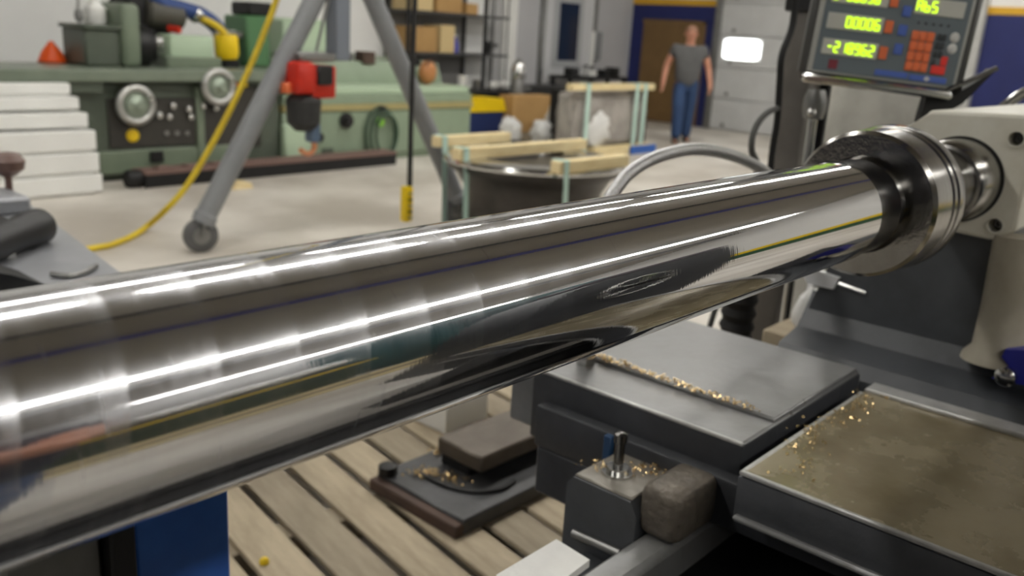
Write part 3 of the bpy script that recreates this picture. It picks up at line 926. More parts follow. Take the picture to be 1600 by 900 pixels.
MB().prism([(kq.x - .22, .8), (kq.x + .07, .8), (kq.x - .01, .84), (kq.x - .1, .87), (kq.x - .22, .87)], 'y', kq.y - .09, kq.y + .09).build('clamp_body', BLACK, kb)
kn = onZ(14, 402, .8)
MB().lathe([(0, .02), (.03, .02), (.035, .012)], (kn.x, kn.y, .80), (0, 0, 1), 8).build('clamp_nut', SHINY, kb)
ma = thing('knob_punch', (1.2, 3.45, .8), 'brown knob-headed hand punch standing on the steel bench', 'hand tool')
pk = onY(12, 270, 3.45)
MB().lathe([(0, .012), (.1, .012), (.11, .03), (.13, .055), (.16, .06), (.185, .04), (.19, .01)], (pk.x, pk.y, .8), (0, 0, 1), 20).build('handle_knob', mat('dark_red_wood', (106, 82, 74), .4), ma)

# white louvred cover
wc = thing('white_way_cover', (2.4, 7.7, 0), 'white stepped sheet metal cover in front of the dark green grinder', 'machine cover')
for k, (ya, yb2, za, zb, xr) in enumerate([(7.50, 7.98, .02, .17, 3.36), (7.50, 7.98, .19, .35, 3.345), (7.50, 7.98, .37, .53, 3.33), (7.58, 7.98, .55, .665, 3.31), (7.68, 7.98, .685, .785, 3.29), (7.78, 7.98, .80, .89, 3.27)]):
    bx('cover_panel', WHITE, wc, 1.2, xr, ya, yb2, za, zb, .008)
bx('cover_lower_core', WHITE, wc, 1.22, 3.30, 7.53, 7.9, 0, .50, .002)
bx('cover_core', WHITE, wc, 1.22, 3.25, 7.80, 7.97, 0, .86, .002)

# =================================================================== DARK GREEN GRINDER
gr = thing('cylindrical_grinder', (4.0, 8.5, 0), 'dark green cylindrical grinder with two chrome rimmed hand wheels', 'grinder')
bx('bed_casting', GREEND, gr, 2.2, 5.45, 8.0, 9.3, .07, .88, .02)
bx('plinth', GREEND, gr, 2.3, 5.4, 8.06, 9.2, 0, .08, .004)
bx('lower_panel', GREENM, gr, 3.56, 5.0, 7.97, 8.02, .07, .28, .01)
bx('control_panel', PANELD, gr, 3.66, 4.50, 7.98, 8.01, .30, .74, .006)
bx('control_panel', PANELD, gr, 4.58, 5.22, 7.98, 8.01, .25, .84, .006)
bx('divider_rib', GREENM, gr, 4.50, 4.58, 7.95, 8.02, .10, .86, .01)
bx('table', mat('grey_green_enamel', (128, 138, 122), .35, .1, (108, 118, 104), 4, .6), gr, .4, 5.62, 7.86, 8.75, .89, 1.0, .015)
bx('table_guard', GREEND, gr, 3.32, 3.6, 7.90, 8.0, .80, .90, .004)


def handwheel(par, x, y, z, r):
    pts = [(x + r * math.cos(2 * PI * k / 36), y, z + r * math.sin(2 * PI * k / 36)) for k in range(36)]
    h = MB().tube(pts, .036, 10, closed=True).build('handwheel', mat('brushed_rim', (190, 190, 186), .34, .8), par)
    MB().lathe([(0, r * .98), (.015, r * .9), (.02, r * .66), (.045, r * .6), (.055, r * .35), (.08, .03), (.10, .03)], (x, y + .02, z), (0, -1, 0), 36).build('wheel_disc', mat('wheel_grey_green', (152, 164, 148), .35, .4), h)
    MB().cyl((x, y + .1, z), (x, y, z), .03, n=12).build('wheel_shaft', DARKSTEEL, h)
    MB().cyl((x + r * .6, y - .03, z + r * .45), (x + r * .6, y - .12, z + r * .45), .018, n=10).build('wheel_grip', SHINY, h)


handwheel(gr, 3.88, 7.90, .69, .15)
handwheel(gr, 4.68, 7.86, .85, .145)
for (u, v) in [(247, 180), (262, 182), (268, 165), (292, 170), (315, 165), (296, 182), (335, 168)]:
    p = onY(u, v, 7.97)
    MB().lathe([(0, .012), (.03, .012), (.035, .03), (.055, .028), (.06, .01)], (p.x, 7.985, p.z), (0, -1, 0), 12).build('control_knob', SHINY, gr)
p = onY(208, 212, 7.97)
MB().lathe([(0, .06), (.012, .06), (.015, .045), (.03, .045)], (p.x, 7.985, p.z), (0, -1, 0), 18).build('yellow_button', YELLOWB, gr)
for u, m_ in ((362, YELLOWB), (373, KEYO), (382, YELLOWB)):
    p = onY(u, 130, 7.98)
    bx('warning_tag', m_, gr, p.x - .03, p.x + .03, 7.97, 8.0, p.z - .035, p.z + .035, .002)
for k in range(3):
    p = onY(260 + 16 * k, 208, 7.98)
    bx('panel_switch', GALV, gr, p.x - .02, p.x + .02, 7.965, 7.99, p.z - .02, p.z + .02, .002)
bx('foot_latch', BLACKIRON, gr, 4.02, 4.14, 7.94, 7.975, .16, .26, .004)
# wheel head, spindle and motor on the table
hx = bx('work_head', GREEND, gr, 3.62, 3.94, 8.25, 8.72, 1.0, 1.33, .02)
bx('work_head_cap', GREEND, gr, 3.60, 3.96, 8.22, 8.74, 1.32, 1.36, .01)
bx('wheel_guard', GREENM, gr, 3.94, 4.12, 8.2, 8.75, 1.0, 1.56, .05, seg=3)
MB().lathe([(0, .17), (.05, .19), (.2, .19), (.22, .15), (.26, .15)], (4.08, 8.46, 1.19), (1, -.25, 0), 28).build('face_plate', BLACK, gr)
MB().lathe([(0, .07), (.1, .07), (.11, .04)], (4.30, 8.40, 1.22), (1, -.25, 0), 20).build('spindle_nose', SHINY, gr)
bx('tail_head', GREENL, gr, 4.46, 4.92, 8.32, 8.62, 1.0, 1.30, .03, seg=2)
bx('tail_foot', GREENM, gr, 4.40, 4.98, 8.28, 8.64, .99, 1.10, .015)
bx('motor_housing', BLACKIRON, gr, 4.25, 4.70, 8.7, 9.1, 1.28, 1.72, .05, seg=2)
MB().lathe([(0, .12), (.03, .15), (.36, .15), (.4, .11)], (4.42, 8.75, 1.50), (1, 0, -.1), 24).build('grinding_motor', mat('dirty_motor_paint', (74, 72, 64), .5), gr)
MB().cyl((4.6, 8.6, 1.35), (4.66, 8.5, 1.34), .035, n=12).build('red_cap', RED, gr)
cb2 = MB().lathe([(0, .10), (.05, .12), (.20, .12), (.24, .11)], (5.14, 8.45, 1.08), (-.05, 0, 1), 24).build('yellow_filter', YELLOWB, gr)
MB().lathe([(0, .115), (.07, .115), (.075, .09)], (5.145, 8.45, 1.0), (0, 0, 1), 24).build('filter_base', BLACKIRON, gr)
MB().tube([(5.13, 8.45, 1.32), (5.05, 8.48, 1.40), (4.9, 8.5, 1.46)], .035, 10, smooth=5).build('yellow_elbow', YELLOW, gr)
MB().tube([onY(u, v, 8.7) for u, v in [(235, -8), (255, 6), (285, 14), (315, 24), (340, 44), (352, 70), (358, 104)]], .078, 12, smooth=6).build('blue_duct', BLUEHOSE, gr)
MB().lathe([(0, .084), (.03, .088), (.06, .084)], onY(301, 20, 8.7), (1, 0, -.5), 16).build('duct_clamp', SHINY, gr)
MB().tube([onY(u, v, 8.6) for u, v in [(150, 36), (140, 30), (150, 20), (162, 14), (172, 2), (190, -14)]], .014, 8, smooth=6).build('coolant_line', BLACKIRON, gr)
bx('white_splash_plate', WHITE, gr, 5.33, 5.46, 8.76, 8.82, .98, 1.36, .004)
bx('green_upright', mat('bottle_green_enamel', (76, 118, 78), .4), gr, 5.44, 5.72, 8.55, 9.0, 1.0, 1.52, .02)
bx('upright_cap', BLACKIRON, gr, 5.50, 5.80, 8.6, 8.95, 1.52, 1.66, .02)
bx('dark_slide', GALV, gr, 5.12, 5.5, 8.62, 8.7, 1.29, 1.35, .006)
# loose things on the grinder table
of = thing('orange_funnel', (3.42, 8.1, 1.0), 'orange plastic funnel upside down on the grinder table', 'funnel')
pf_ = onZ(82, 98, 1.0)
MB().lathe([(0, .115), (.02, .12), (.10, .085), (.17, .03), (.19, .02)], (pf_.x, pf_.y, 1.0), (0, 0, 1), 24).build('cone', ORANGE, of)
MB().lathe([(0, .125), (.012, .125), (.014, .118)], (pf_.x, pf_.y, 1.0), (0, 0, 1), 24).build('rim', mat('dark_orange_plastic', (150, 60, 26), .5), of)
pr = onZ(166, 102, 1.0)
tag(MB().sphere((pr.x, pr.y, 1.045), .05, 1.5, 1.0, .92, 14, .06).build('white_rag', RAG), 'small white wiping rag on the grinder table by the face plate', 'rag')
wj = thing('white_jug', (3.9, 8.85, 1.36), 'white plastic jug with handle on top of the grinder work head', 'jug')
MB().lathe([(0, .085), (.02, .095), (.14, .095), (.2, .04), (.24, .035), (.245, .02)], (3.84, 8.5, 1.36), (0, 0, 1), 20).build('jug_body', WHITE, wj)
MB().tube([(3.75, 8.5, 1.42), (3.68, 8.5, 1.44), (3.69, 8.5, 1.53), (3.81, 8.5, 1.57)], .012, 8, smooth=4).build('jug_handle', WHITE, wj)
ck = thing('coolant_pipe', (3.65, 8.4, 1.36), 'thin steel coolant pipe with valve standing on the work head', 'pipe')
MB().cyl((3.65, 8.4, 1.36), (3.65, 8.4, 1.75), .012, n=8).build('pipe', GALV, ck)
MB().lathe([(0, .03), (.05, .04), (.1, .03)], (3.65, 8.4, 1.38), (0, 0, 1), 12).build('valve', GALV, ck)

# =================================================================== PALE GREEN MACHINE
pg = thing('pale_green_machine', (7, 8.5, 0), 'long pale green machine with a tan stripe and coiled hose', 'machine tool')
bx('bed_casting', GREENP, pg, 5.5, 8.30, 8.0, 9.3, .06, .58, .025)
bx('plinth', GREENP, pg, 5.6, 8.2, 8.05, 9.2, 0, .07, .004)
bx('tan_stripe', GOLDSTRIPE, pg, 5.5, 8.31, 7.985, 9.3, .575, .645, .006)
bx('upper_casting', GREENP, pg, 5.5, 8.30, 8.0, 9.3, .64, .75, .012)
bx('way_ledge', GREENL, pg, 5.56, 8.26, 8.02, 8.6, .75, .83, .012)
MB().prism([(8.45, .83), (8.55, 1.08), (9.25, 1.12), (9.25, .75), (8.45, .75)], 'x', 5.75, 8.2).build('rear_hood', GREENP, pg)
bx('side_box', GREENL, pg, 5.45, 5.78, 7.90, 8.0, .10, .46, .02)
MB().lathe([(0, .085), (.04, .085), (.045, .05), (.09, .05)], (6.30, 8.0, .47), (0, -1, 0), 18).build('black_valve', BLACK, pg)
MB().lathe([(0, .05), (.02, .05), (.022, .035), (.04, .035)], (5.95, 8.0, .30), (0, -1, 0), 16).build('socket', BLACK, pg)
bx('small_latch', GREEND, pg, 5.98, 6.12, 7.97, 8.0, .12, .18, .004)
bx('column_block', GREENL, pg, 6.0, 6.62, 8.7, 9.2, 1.1, 1.52, .03)
bx('column_slot', GALV, pg, 5.85, 6.9, 8.6, 8.7, 1.09, 1.17, .008)
hr = MB()
for k in range(3):
    rr_ = .27 - .035 * k
    pts = [(6.78 + .03 * k + rr_ * .8 * math.cos(2 * PI * i / 30), 7.965 - .022 * k, .30 + rr_ * 1.15 * math.sin(2 * PI * i / 30)) for i in range(30)]
    MB().tube(pts, .016, 8, closed=True).build('hose_coil', mat('dark_green_hose', (62, 84, 66), .5), pg)
MB().lathe([(0, .055), (.02, .055), (.025, .03)], (6.78, 7.98, .44), (0, -1, 0), 16).build('lime_tag', mat('lime_plastic', (140, 205, 60), .4), pg)
bx('hose_hook', BLACKIRON, pg, 6.74, 6.82, 7.92, 8.0, .58, .62, .004)
for (u, v, m_, r_) in [(578, 104, RUST, .09), (625, 110, BLACKIRON, .07), (652, 112, BLACKIRON, .06)]:
    p = onY(u, v, 8.5)
    o = MB().box(p.x - r_, p.x + r_, 8.5, 8.5 + r_ * 2, 1.05, 1.05 + r_ * 1.6, .01).build('machined_part', m_)
    tag(o, {578: 'rusty brown machined block on the pale green machine', 625: 'small black machined part on the pale green machine', 652: 'smallest black part near the end of the pale green machine'}[u], 'machined part')
tan = thing('tool_bag', (8.0, 8.3, .8), 'tan leather tool bag slumped on the end of the pale green machine', 'bag')
MB().sphere((7.85, 8.35, .975), .13, 1.0, .7, 1.1, 16, .04).build('bag_body', mat('tan_leather', (176, 118, 70), .6), tan)
MB().tube([(7.78, 8.3, 1.04), (7.82, 8.3, 1.12), (7.9, 8.3, 1.12), (7.94, 8.3, 1.03)], .012, 6, smooth=4).build('bag_strap', RUST, tan)

# rusty beam on the floor
rb = thing('rusty_beam', (5.2, 7.7, 0), 'long rusty brown steel channel lying on the floor before the green machines', 'steel beam')
Mb = Matrix.Translation((5.25, 7.7, 0)) @ Matrix.Rotation(math.radians(2), 4, 'Z')
rb.matrix_world = Mb; WM[rb.name] = Mb
bx('web', mat('brown_scale', (116, 92, 84), .7), rb, -1.5, 1.5, -.11, .13, .115, .15, .004, True)
bx('flange', BLACKIRON, rb, -1.5, 1.5, -.1, -.085, 0.0, .135, .002, True)
bx('flange', BLACKIRON, rb, -1.5, 1.5, .085, .1, 0.0, .135, .002, True)
MB().lathe([(0, .07), (.02, .08), (.12, .08), (.14, .05)], (-1.62, 0, .08), (1, 0, 0), 14).build('end_roller', BLACKIRON, rb, True)
for k in range(4):
    bx('spacer_block', mat('brown_scale', (116, 92, 84), .7), rb, -1.35 + k * .28, -1.2 + k * .28, -.06, .05, .125, .17, .006, True)
wc2 = thing('wood_chock', (4.9, 7.4, 0), 'small tan wood chock on the floor under the beam', 'wood chock')
p = onZ(372, 294)
MB().prism([(p.x - .09, 0), (p.x + .12, 0), (p.x + .1, .05), (p.x - .02, .07)], 'y', p.y - .06, p.y + .1).build('chock', TIMBER, wc2)

# =================================================================== GANTRY
gy = 5.12
ga = thing('gantry_frame', (4.0, gy, 0), 'grey tubular A-frame gantry on caster wheels', 'gantry')
apex = Vector((4.03, gy, 2.06))
fl, fr_ = Vector((3.0, 5.28, .2)), Vector((5.05, 4.98, .2))
for ft in (fl, fr_):
    d_ = (apex - ft).normalized()
    lg = MB().cyl(ft, apex, .068, n=24).build('leg', GANTRY, ga)
    MB().lathe([(-.01, .075), (.05, .078), (.06, .07)], ft, d_, 24).build('leg_sleeve', GANTRY, lg)
    wheel = MB().lathe([(-.03, .05), (-.028, .10), (-.02, .112), (.02, .112), (.028, .10), (.03, .05)], (ft.x - .02, ft.y, .112), (.25, 1, 0), 28).build('caster_wheel', mat('grey_caster_rubber', (92, 92, 92), .5), ga)
    MB().lathe([(-.036, .02), (-.034, .055), (.034, .055), (.036, .02)], (ft.x - .02, ft.y, .112), (.25, 1, 0), 18).build('wheel_hub', GALV, wheel)
    for s_ in (-1, 1):
        q = Vector((ft.x - .02, ft.y, .112)) + Vector((.25, 1, 0)).normalized() * .045 * s_
        MB().tube([q, q + Vector((.02, 0, .09)), ft + Vector((.02, .03 * s_, .0))], .014, 6).build('caster_fork', GALV, ga)
bx('apex_head', GANTRY, ga, 3.9, 4.16, gy - .1, gy + .1, 1.98, 2.2, .02)
bx('upright_tube', mat('blue_grey_tube', (118, 124, 134), .42), ga, 3.90, 4.03, gy - .06, gy + .06, 1.25, 3.4, .01)
bx('top_beam', GANTRY, ga, 3.87, 4.06, gy - 1.0, gy + 2.2, 3.4, 3.58, .01)
# red hoist on its chain
ho = thing('red_hoist', (3.72, gy - .1, 1.0), 'red electric chain hoist with a black chain bag hanging by the gantry leg', 'hoist')
p0 = onY(448, 95, gy); p1 = onY(512, 152, gy)
bx('motor_body', RED, ho, p0.x + .005, p1.x - .18, gy - .12, gy + .1, p1.z + .03, p0.z, .03, seg=2)
bx('hoist_frame', RED, ho, p1.x - .2, p1.x, gy - .1, gy + .08, p1.z, p0.z - .02, .02, seg=2)
bx('black_cover', BLACK, ho, p1.x - .165, p1.x - .045, gy - .125, gy - .08, p1.z + .09, p0.z - .02, .008)
bx('yellow_band', KEYO, ho, p0.x - .035, p0.x + .01, gy - .05, gy + .04, p1.z + .03, p1.z + .10, .01)
MB().lathe([(0, .06), (.05, .11), (.20, .12), (.24, .09)], (p0.x + .13, gy, p1.z - .22), (0, 0, 1), 18).build('chain_bag', mat('grey_black_canvas', (58, 58, 56), .8, 0, (36, 36, 36), 12, .9), ho)
bx('hook_block', mat('slate_blue', (92, 112, 136), .5), ho, p0.x + .16, p0.x + .24, gy - .05, gy + .04, p1.z - .30, p1.z - .12, .012)
MB().tube([(p0.x + .2, gy, p1.z - .28), (p0.x + .22, gy, p1.z - .34), (p0.x + .17, gy, p1.z - .38), (p0.x + .10, gy, p1.z - .35)], .018, 8, smooth=5).build('hook', mat('orange_hook', (214, 140, 96), .4), ho)
bx('trolley', GALV, ho, p0.x + .06, p1.x + .02, gy - .07, gy + .07, p0.z, p0.z + .06, .01)
MB().tube([(3.78, gy, p0.z + .05), (3.9, gy, 1.7), (3.95, gy, 1.9)], .011, 6).build('lift_chain', GALV, ho)

# yellow air hose
hz = [onZ(145, 388, .018), onZ(172, 383, .018), onZ(205, 370, .018), onZ(232, 352, .05)] + [onY(u, v, 5.75 - .02 * i) for i, (u, v) in enumerate([(262, 325), (290, 293), (320, 245), (345, 200), (370, 150), (395, 95), (415, 45), (434, -8)])] + [Vector((3.95, 5.5, 2.3)), Vector((4.0, 5.45, 3.0)), Vector((4.0, 5.45, ZC - .01))]
start = [Vector((1.5, 5.55, .018)), Vector((2.0, 5.6, .018))]
tag(MB().tube(start + hz, .021, 10, smooth=8).build('air_hose', YELLOW), 'yellow air hose drooping from above down to the concrete floor', 'hose')
# pendant control
pc = thing('pendant_control', (4.46, 4.9, .1), 'yellow hoist pendant control hanging on a black cable', 'pendant')
MB().tube([onY(640, 292, 4.9), onY(642, 200, 4.9), onY(646, 60, 4.9), onY(650, -40, 4.9), (4.47, 4.9, 3.0), (4.47, 4.9, ZC)], .019, 8).build('cable', RUBBER, pc)
q0, q1 = onY(636, 291, 4.9), onY(634, 346, 4.9)
bx('control_box', YELLOWB, pc, q0.x - .035, q0.x + .035, 4.865, 4.935, q1.z, q0.z, .012, seg=2)
for k in range(5):
    MB().cyl((q0.x, 4.868, q1.z + .035 + k * .045), (q0.x, 4.855, q1.z + .035 + k * .045), .013, n=10).build('push_button', BLACK if k % 2 else GOLDSTRIPE, pc)

# =================================================================== ROLL WITH TIMBERS
ro = thing('steel_roll', (4.72, 3.98, 0), 'dark flanged steel roll with a polished rim standing on the floor', 'steel roll')
rc = Vector((4.72, 3.93, 0))
MB().lathe([(0, .58), (.04, .60), (.12, .58), (.22, .50), (.34, .46), (.48, .47), (.58, .53), (.63, .60), (.68, .62)], rc, (0, 0, 1), 64).build('roll_body', mat('dark_rolled_steel', (84, 80, 76), .38, .75, (58, 55, 52), 5, .8), ro)
MB().lathe([(.66, .625), (.675, .63), (.695, .62), (.70, .60), (.70, .42), (.66, .40)], rc, (0, 0, 1), 64, caps=False).build('polished_rim', SHINY, ro)


def timber(u0, v0, u1, v1, z, label, hgt=.075, dpt=.08):
    a = onZ(u0, v0, z); c = onZ(u1, v1, z)
    t = thing('timber_strip', ((a.x + c.x) / 2, a.y, z - hgt), label, 'timber', 'pine timbers on the steel roll')
    bx('batten', TIMBER, t, a.x, c.x, a.y - dpt / 2, a.y + dpt / 2, z - hgt, z, .005)
    return a, c


tl = [((712, 232), (925, 219), 'longest pine timber lying across the top of the steel roll'),
      ((868, 252), (977, 241), 'short pine timber on the near edge of the steel roll'),
      ((680, 213), (792, 206), 'pine timber farthest from the rod, beside the gantry leg')]
ends = []
for (a, c, l) in tl:
    ends.append(timber(a[0], a[1], c[0], c[1], .775, l))
for i, ((a, c), l) in enumerate(zip(ends, ['long', 'short', 'far'])):
    st_ = thing('packing_strap', (a.x, a.y, 0), {'long': 'pale green strap tied down from the longest pine timber', 'short': 'pale green strap tied down from the short pine timber', 'far': 'pale green strap tied down from the timber by the gantry'}[l], 'strap', 'pale green packing straps')
    xs_ = a.x + .05
    mb = MB()
    mb.box(xs_ - .025, xs_ + .025, a.y - .055, a.y + .055, .776, .780)
    mb.build('strap_loop', STRAP, st_)
    b2 = MB()
    for s_ in (-1,):
        vs_ = [(xs_ - .024, a.y + s_ * .05, .78), (xs_ + .024, a.y + s_ * .05, .78), (xs_ + .024, a.y + s_ * .08, .0), (xs_ - .024, a.y + s_ * .08, .0)]
        b2.bm.faces.new([b2.bm.verts.new(q) for q in vs_])
        vs2 = [(q[0], q[1] + .003, q[2]) for q in vs_]
        b2.bm.faces.new([b2.bm.verts.new(q) for q in vs2[::-1]])
    b2.build('strap_tail', STRAP, st_)
# blocks that carry the far timber
su = thing('steel_drum', (4.9, ends[2][0].y, 0), 'dark steel drum carrying the timber by the gantry leg', 'drum')
MB().lathe([(0, .16), (.02, .17), (.66, .17), (.70, .16)], (5.2, ends[2][0].y, 0), (0, 0, 1), 28).build('drum_body', BLACKIRON, su)
MB().lathe([(.3, .172), (.32, .178), (.34, .172)], (5.2, ends[2][0].y, 0), (0, 0, 1), 28, caps=False).build('drum_rib', BLACKIRON, su)

# rear wrapped stack with timber
bsx = thing('wrapped_crate', (10.0, 7.3, 0), 'plastic wrapped load under a pine timber far behind the roll', 'wrapped load')
wl = MB().box(9.2, 10.8, 7.02, 7.38, .12, .82, .09, 3)
bmesh.ops.subdivide_edges(wl.bm, edges=wl.bm.edges[:], cuts=2, use_grid_fill=True)
for v in wl.bm.verts:
    v.co += Vector((random.uniform(-.02, .02), random.uniform(-.02, .02), random.uniform(-.015, .015)))
wl.build('wrapped_load', WRAP, bsx, ang=80)
MB().sphere((9.7, 7.04, .36), .24, 1.3, .22, .9, 16, .16).build('wrap_bulge', RAG, bsx)
bx('skid', TIMBER, bsx, 9.6, 10.9, 6.95, 7.15, 0, .12, .005)
bx('blue_skid_end', BLUE, bsx, 10.35, 10.95, 6.9, 6.94, .0, .11, .003)
bx('dark_crate', BLACKIRON, bsx, 9.85, 10.75, 7.42, 8.0, 0, .80, .01)
tb2 = thing('pine_timber', (9.95, 7.0, .85), 'pine timber strapped on top of the plastic wrapped load', 'timber')
bx('batten', TIMBER, tb2, 9.02, 10.90, 6.98, 7.08, .855, .94, .006)
for xx, lb in ((9.35, 'pale green strap around the near end of the wrapped load'), (10.45, 'pale green strap around the far end of the wrapped load'), (10.65, 'second pale green strap at the far end of the wrapped load')):
    s3 = thing('load_strap', (xx, 6.97, 0), lb, 'strap', 'straps on the wrapped load')
    bx('strap_front', STRAP, s3, xx - .04, xx + .04, 6.962, 6.97, 0.0, .945, .001)
    bx('strap_top', STRAP, s3, xx - .04, xx + .04, 6.962, 7.09, .941, .947, .001)

# =================================================================== BACK OF THE SHOP
shf = thing('storage_rack', (10.0, 10.2, 0), 'dark steel storage rack loaded with boxes against the white wall', 'storage rack')
for xx in (8.95, 10.55):
    for yy in (9.95, 10.42):
        bx('upright', BLACKIRON, shf, xx - .025, xx + .025, yy - .025, yy + .025, 0, 2.4, .003)
for zz in (.55, 1.16, 1.74):
    bx('shelf_board', mat('dark_shelf', (70, 70, 70), .5), shf, 8.93, 11.1, 9.93, 10.44, zz - .04, zz, .004)
bx('rear_panel', mat('rack_back_grey', (140, 138, 136), .6), shf, 8.93, 10.55, 10.43, 10.45, .5, 2.3, .002)
for xx in (10.75, 11.08):
    bx('wire_upright', GALV, shf, xx - .012, xx + .012, 9.95, 9.975, .3, 2.4, .002)


def carton(x0, x1, y0, y1, z0, z1, m_, label):
    t = thing('carton', ((x0 + x1) / 2, (y0 + y1) / 2, z0), label, 'carton', 'cartons on the storage rack')
    b_ = bx('carton_body', m_, t, x0, x1, y0, y1, z0, z1, .006)
    bx('carton_tape', PALECARD if m_ is CARD else CARD, t, (x0 + x1) / 2 - .025, (x0 + x1) / 2 + .025, y0 - .002, y1 + .002, z1 - .004, z1 + .002, .0005)
    return t


carton(9.02, 9.55, 9.98, 10.38, 1.16, 1.52, CARD, 'brown carton on the middle rack shelf beside the pale one')
carton(9.62, 9.92, 9.98, 10.36, 1.16, 1.56, PALECARD, 'pale tan carton on the middle rack shelf')
carton(9.0, 9.45, 9.98, 10.38, 1.74, 2.02, PALECARD, 'pale carton at the end of the top rack shelf')
carton(9.52, 10.05, 9.98, 10.38, 1.74, 1.98, CARD, 'brown carton in the middle of the top rack shelf')
carton(10.15, 10.4, 9.98, 10.3, 1.74, 1.90, CARD, 'small brown carton on the top rack shelf by the wire uprights')
bt_ = thing('blue_bottle', (10.03, 10.05, 1.16), 'small blue bottle beside the cartons on the middle shelf', 'bottle')
MB().lathe([(0, .05), (.15, .05), (.2, .02), (.24, .02)], (10.03, 10.08, 1.16), (0, 0, 1), 14).build('bottle_body', mat('blue_plastic', (50, 56, 170), .4), bt_)
MB().lathe([(0, .022), (.03, .022)], (10.03, 10.08, 1.4), (0, 0, 1), 10).build('bottle_cap', WHITE, bt_)
dr = thing('hand_drill', (10.85, 10.1, 1.16), 'black hand drill lying on the middle rack shelf', 'drill')
MB().lathe([(0, .04), (.05, .06), (.2, .06), (.25, .025), (.32, .02)], (10.7, 10.1, 1.30), (1, 0, 0), 14).build('drill_body', BLACK, dr)
bx('drill_grip', BLACK, dr, 10.76, 10.84, 10.07, 10.13, 1.16, 1.28, .01)

tbk = thing('black_work_table', (10.2, 9.5, 0), 'black topped work table with clutter beneath the storage rack', 'table')
bx('table_top', BLACK, tbk, 9.25, 11.0, 9.2, 9.8, .60, .66, .006)
for xx, yy in ((9.32, 9.27), (10.93, 9.27), (9.32, 9.73), (10.93, 9.73)):
    bx('leg', BLACKIRON, tbk, xx - .03, xx + .03, yy - .03, yy + .03, 0, .6, .003)
bx('side_panel', BLACK, tbk, 10.45, 10.95, 9.24, 9.76, .02, .6, .004)
for i, (u, v, m_, nm, lb) in enumerate([(722, 128, WHITE, 'paper_roll', 'white paper roll on the black work table'), (745, 131, GALV, 'steel_canister', 'grey steel canister on the black work table'), (772, 130, WHITE, 'paper_bundle', 'crumpled white paper bundle on the black work table'), (786, 133, RAG, 'shop_towel', 'folded white shop towel at the end of the black work table')]):
    p = onY(u, v, 9.45)
    if i < 2:
        o = MB().lathe([(0, .06), (.01, .065), (.20 - .06 * i, .065), (.21 - .06 * i, .03)], (p.x, 9.45, .66), (0, 0, 1), 16).build(nm, m_)
    else:
        o = MB().sphere((p.x, 9.45, .66 + .065), .075, 1.3, 1, .87, 12, .12).build(nm, m_)
    tag(o, lb, {'paper_roll': 'paper roll', 'steel_canister': 'canister', 'paper_bundle': 'paper', 'shop_towel': 'towel'}[nm])
bb = thing('blue_bin', (10.1, 9.1, 0), 'navy blue bin with a yellow lid in front of the black table', 'bin')
bx('bin_body', mat('navy_plastic', (30, 46, 92), .45), bb, 9.05, 9.76, 8.75, 9.15, 0.0, .42, .02)
MB().prism([(9.03, .42), (9.78, .42), (9.70, .60), (9.10, .62)], 'y', 8.73, 9.16).build('yellow_lid', YELLOWB, bb)

cbx = thing('cardboard_box', (11.0, 8.9, 0), 'open tan cardboard box on the floor beyond the blue bin', 'cardboard box')
p = onY(803, 150, 8.6); p2 = onY(862, 192, 8.6)
bx('box_body', CARD, cbx, p.x, p2.x, 8.6, 8.88, 0.12, p.z, .005)
bx('box_flap', CARD, cbx, p2.x - .01, p2.x + .22, 8.62, 8.86, p.z - .05, p.z - .03, .002)
bx('box_pallet', WOOD2, cbx, p.x - .01, p2.x + .05, 8.58, 8.9, 0, .12, .004)
for u, v, r_, y_, lb in [(868, 185, .17, 8.2, 'bunched white plastic bag beside the cardboard box'), (845, 207, .15, 8.0, 'small white plastic bag on the floor by the box'), (797, 203, .16, 8.4, 'white plastic bag between the blue bin and the roll'), (876, 205, .13, 8.42, 'white plastic bag nearest the wrapped load')]:
    p = onY(u, v, y_)
    zc_ = max(r_ * .9, p.z)
    o = MB().sphere((p.x, y_, zc_), r_, 1.1, .9, 1.1 if zc_ > r_ else .9, 14, .22)
    if zc_ > r_ * 1.2:
        o.lathe([(0, r_ * .9), (zc_, r_ * .7)], (p.x, y_, 0), (0, 0, 1), 14)
    tag(o.build('plastic_bag', RAG), lb, 'bag')
stn = thing('steel_cylinder', (10.6, 9.2, 0), 'tall steel gas cylinder with a bright top beyond the table', 'gas cylinder')
p = onY(811, 95, 9.05)
MB().lathe([(0, .10), (.02, .11), (p.z - .12, .11), (p.z - .03, .07), (p.z, .04), (p.z + .03, .04)], (p.x, 9.05, 0), (0, 0, 1), 20).build('cylinder_body', GALV, stn)
MB().lathe([(p.z - .25, .112), (p.z - .22, .115), (p.z - .12, .113), (p.z - .03, .075)], (p.x, 9.05, 0), (0, 0, 1), 20, caps=False).build('cylinder_shoulder', SHINY, stn)
blk = thing('black_machine_cart', (11.9, 9.7, 0), 'low black cart with dark boxes in front of the grey partition', 'cart')
p = onY(832, 135, 9.6); p2 = onY(880, 140, 9.6)
bx('cart_body', BLACK, blk, p.x, p2.x + .1, 9.6, 10.1, .1, p.z, .01)
bx('cart_leg', GALV, blk, p.x - .12, p.x - .04, 9.6, 9.7, 0, p.z, .004)
for sx in (p.x + .08, p2.x):
    MB().lathe([(-.03, .02), (-.03, .06), (.03, .06), (.03, .02)], (sx, 9.7, .06), (0, 1, 0), 14).build('cart_wheel', RUBBER, blk)
bkt = thing('black_bench', (13.2, 9.9, 0), 'black steel bench with small parts along the grey partition', 'bench')
p = onY(885, 118, 9.9); p2 = onY(975, 126, 9.9)
bx('bench_top', BLACK, bkt, p.x, p2.x, 9.8, 10.3, .78, .84, .006)
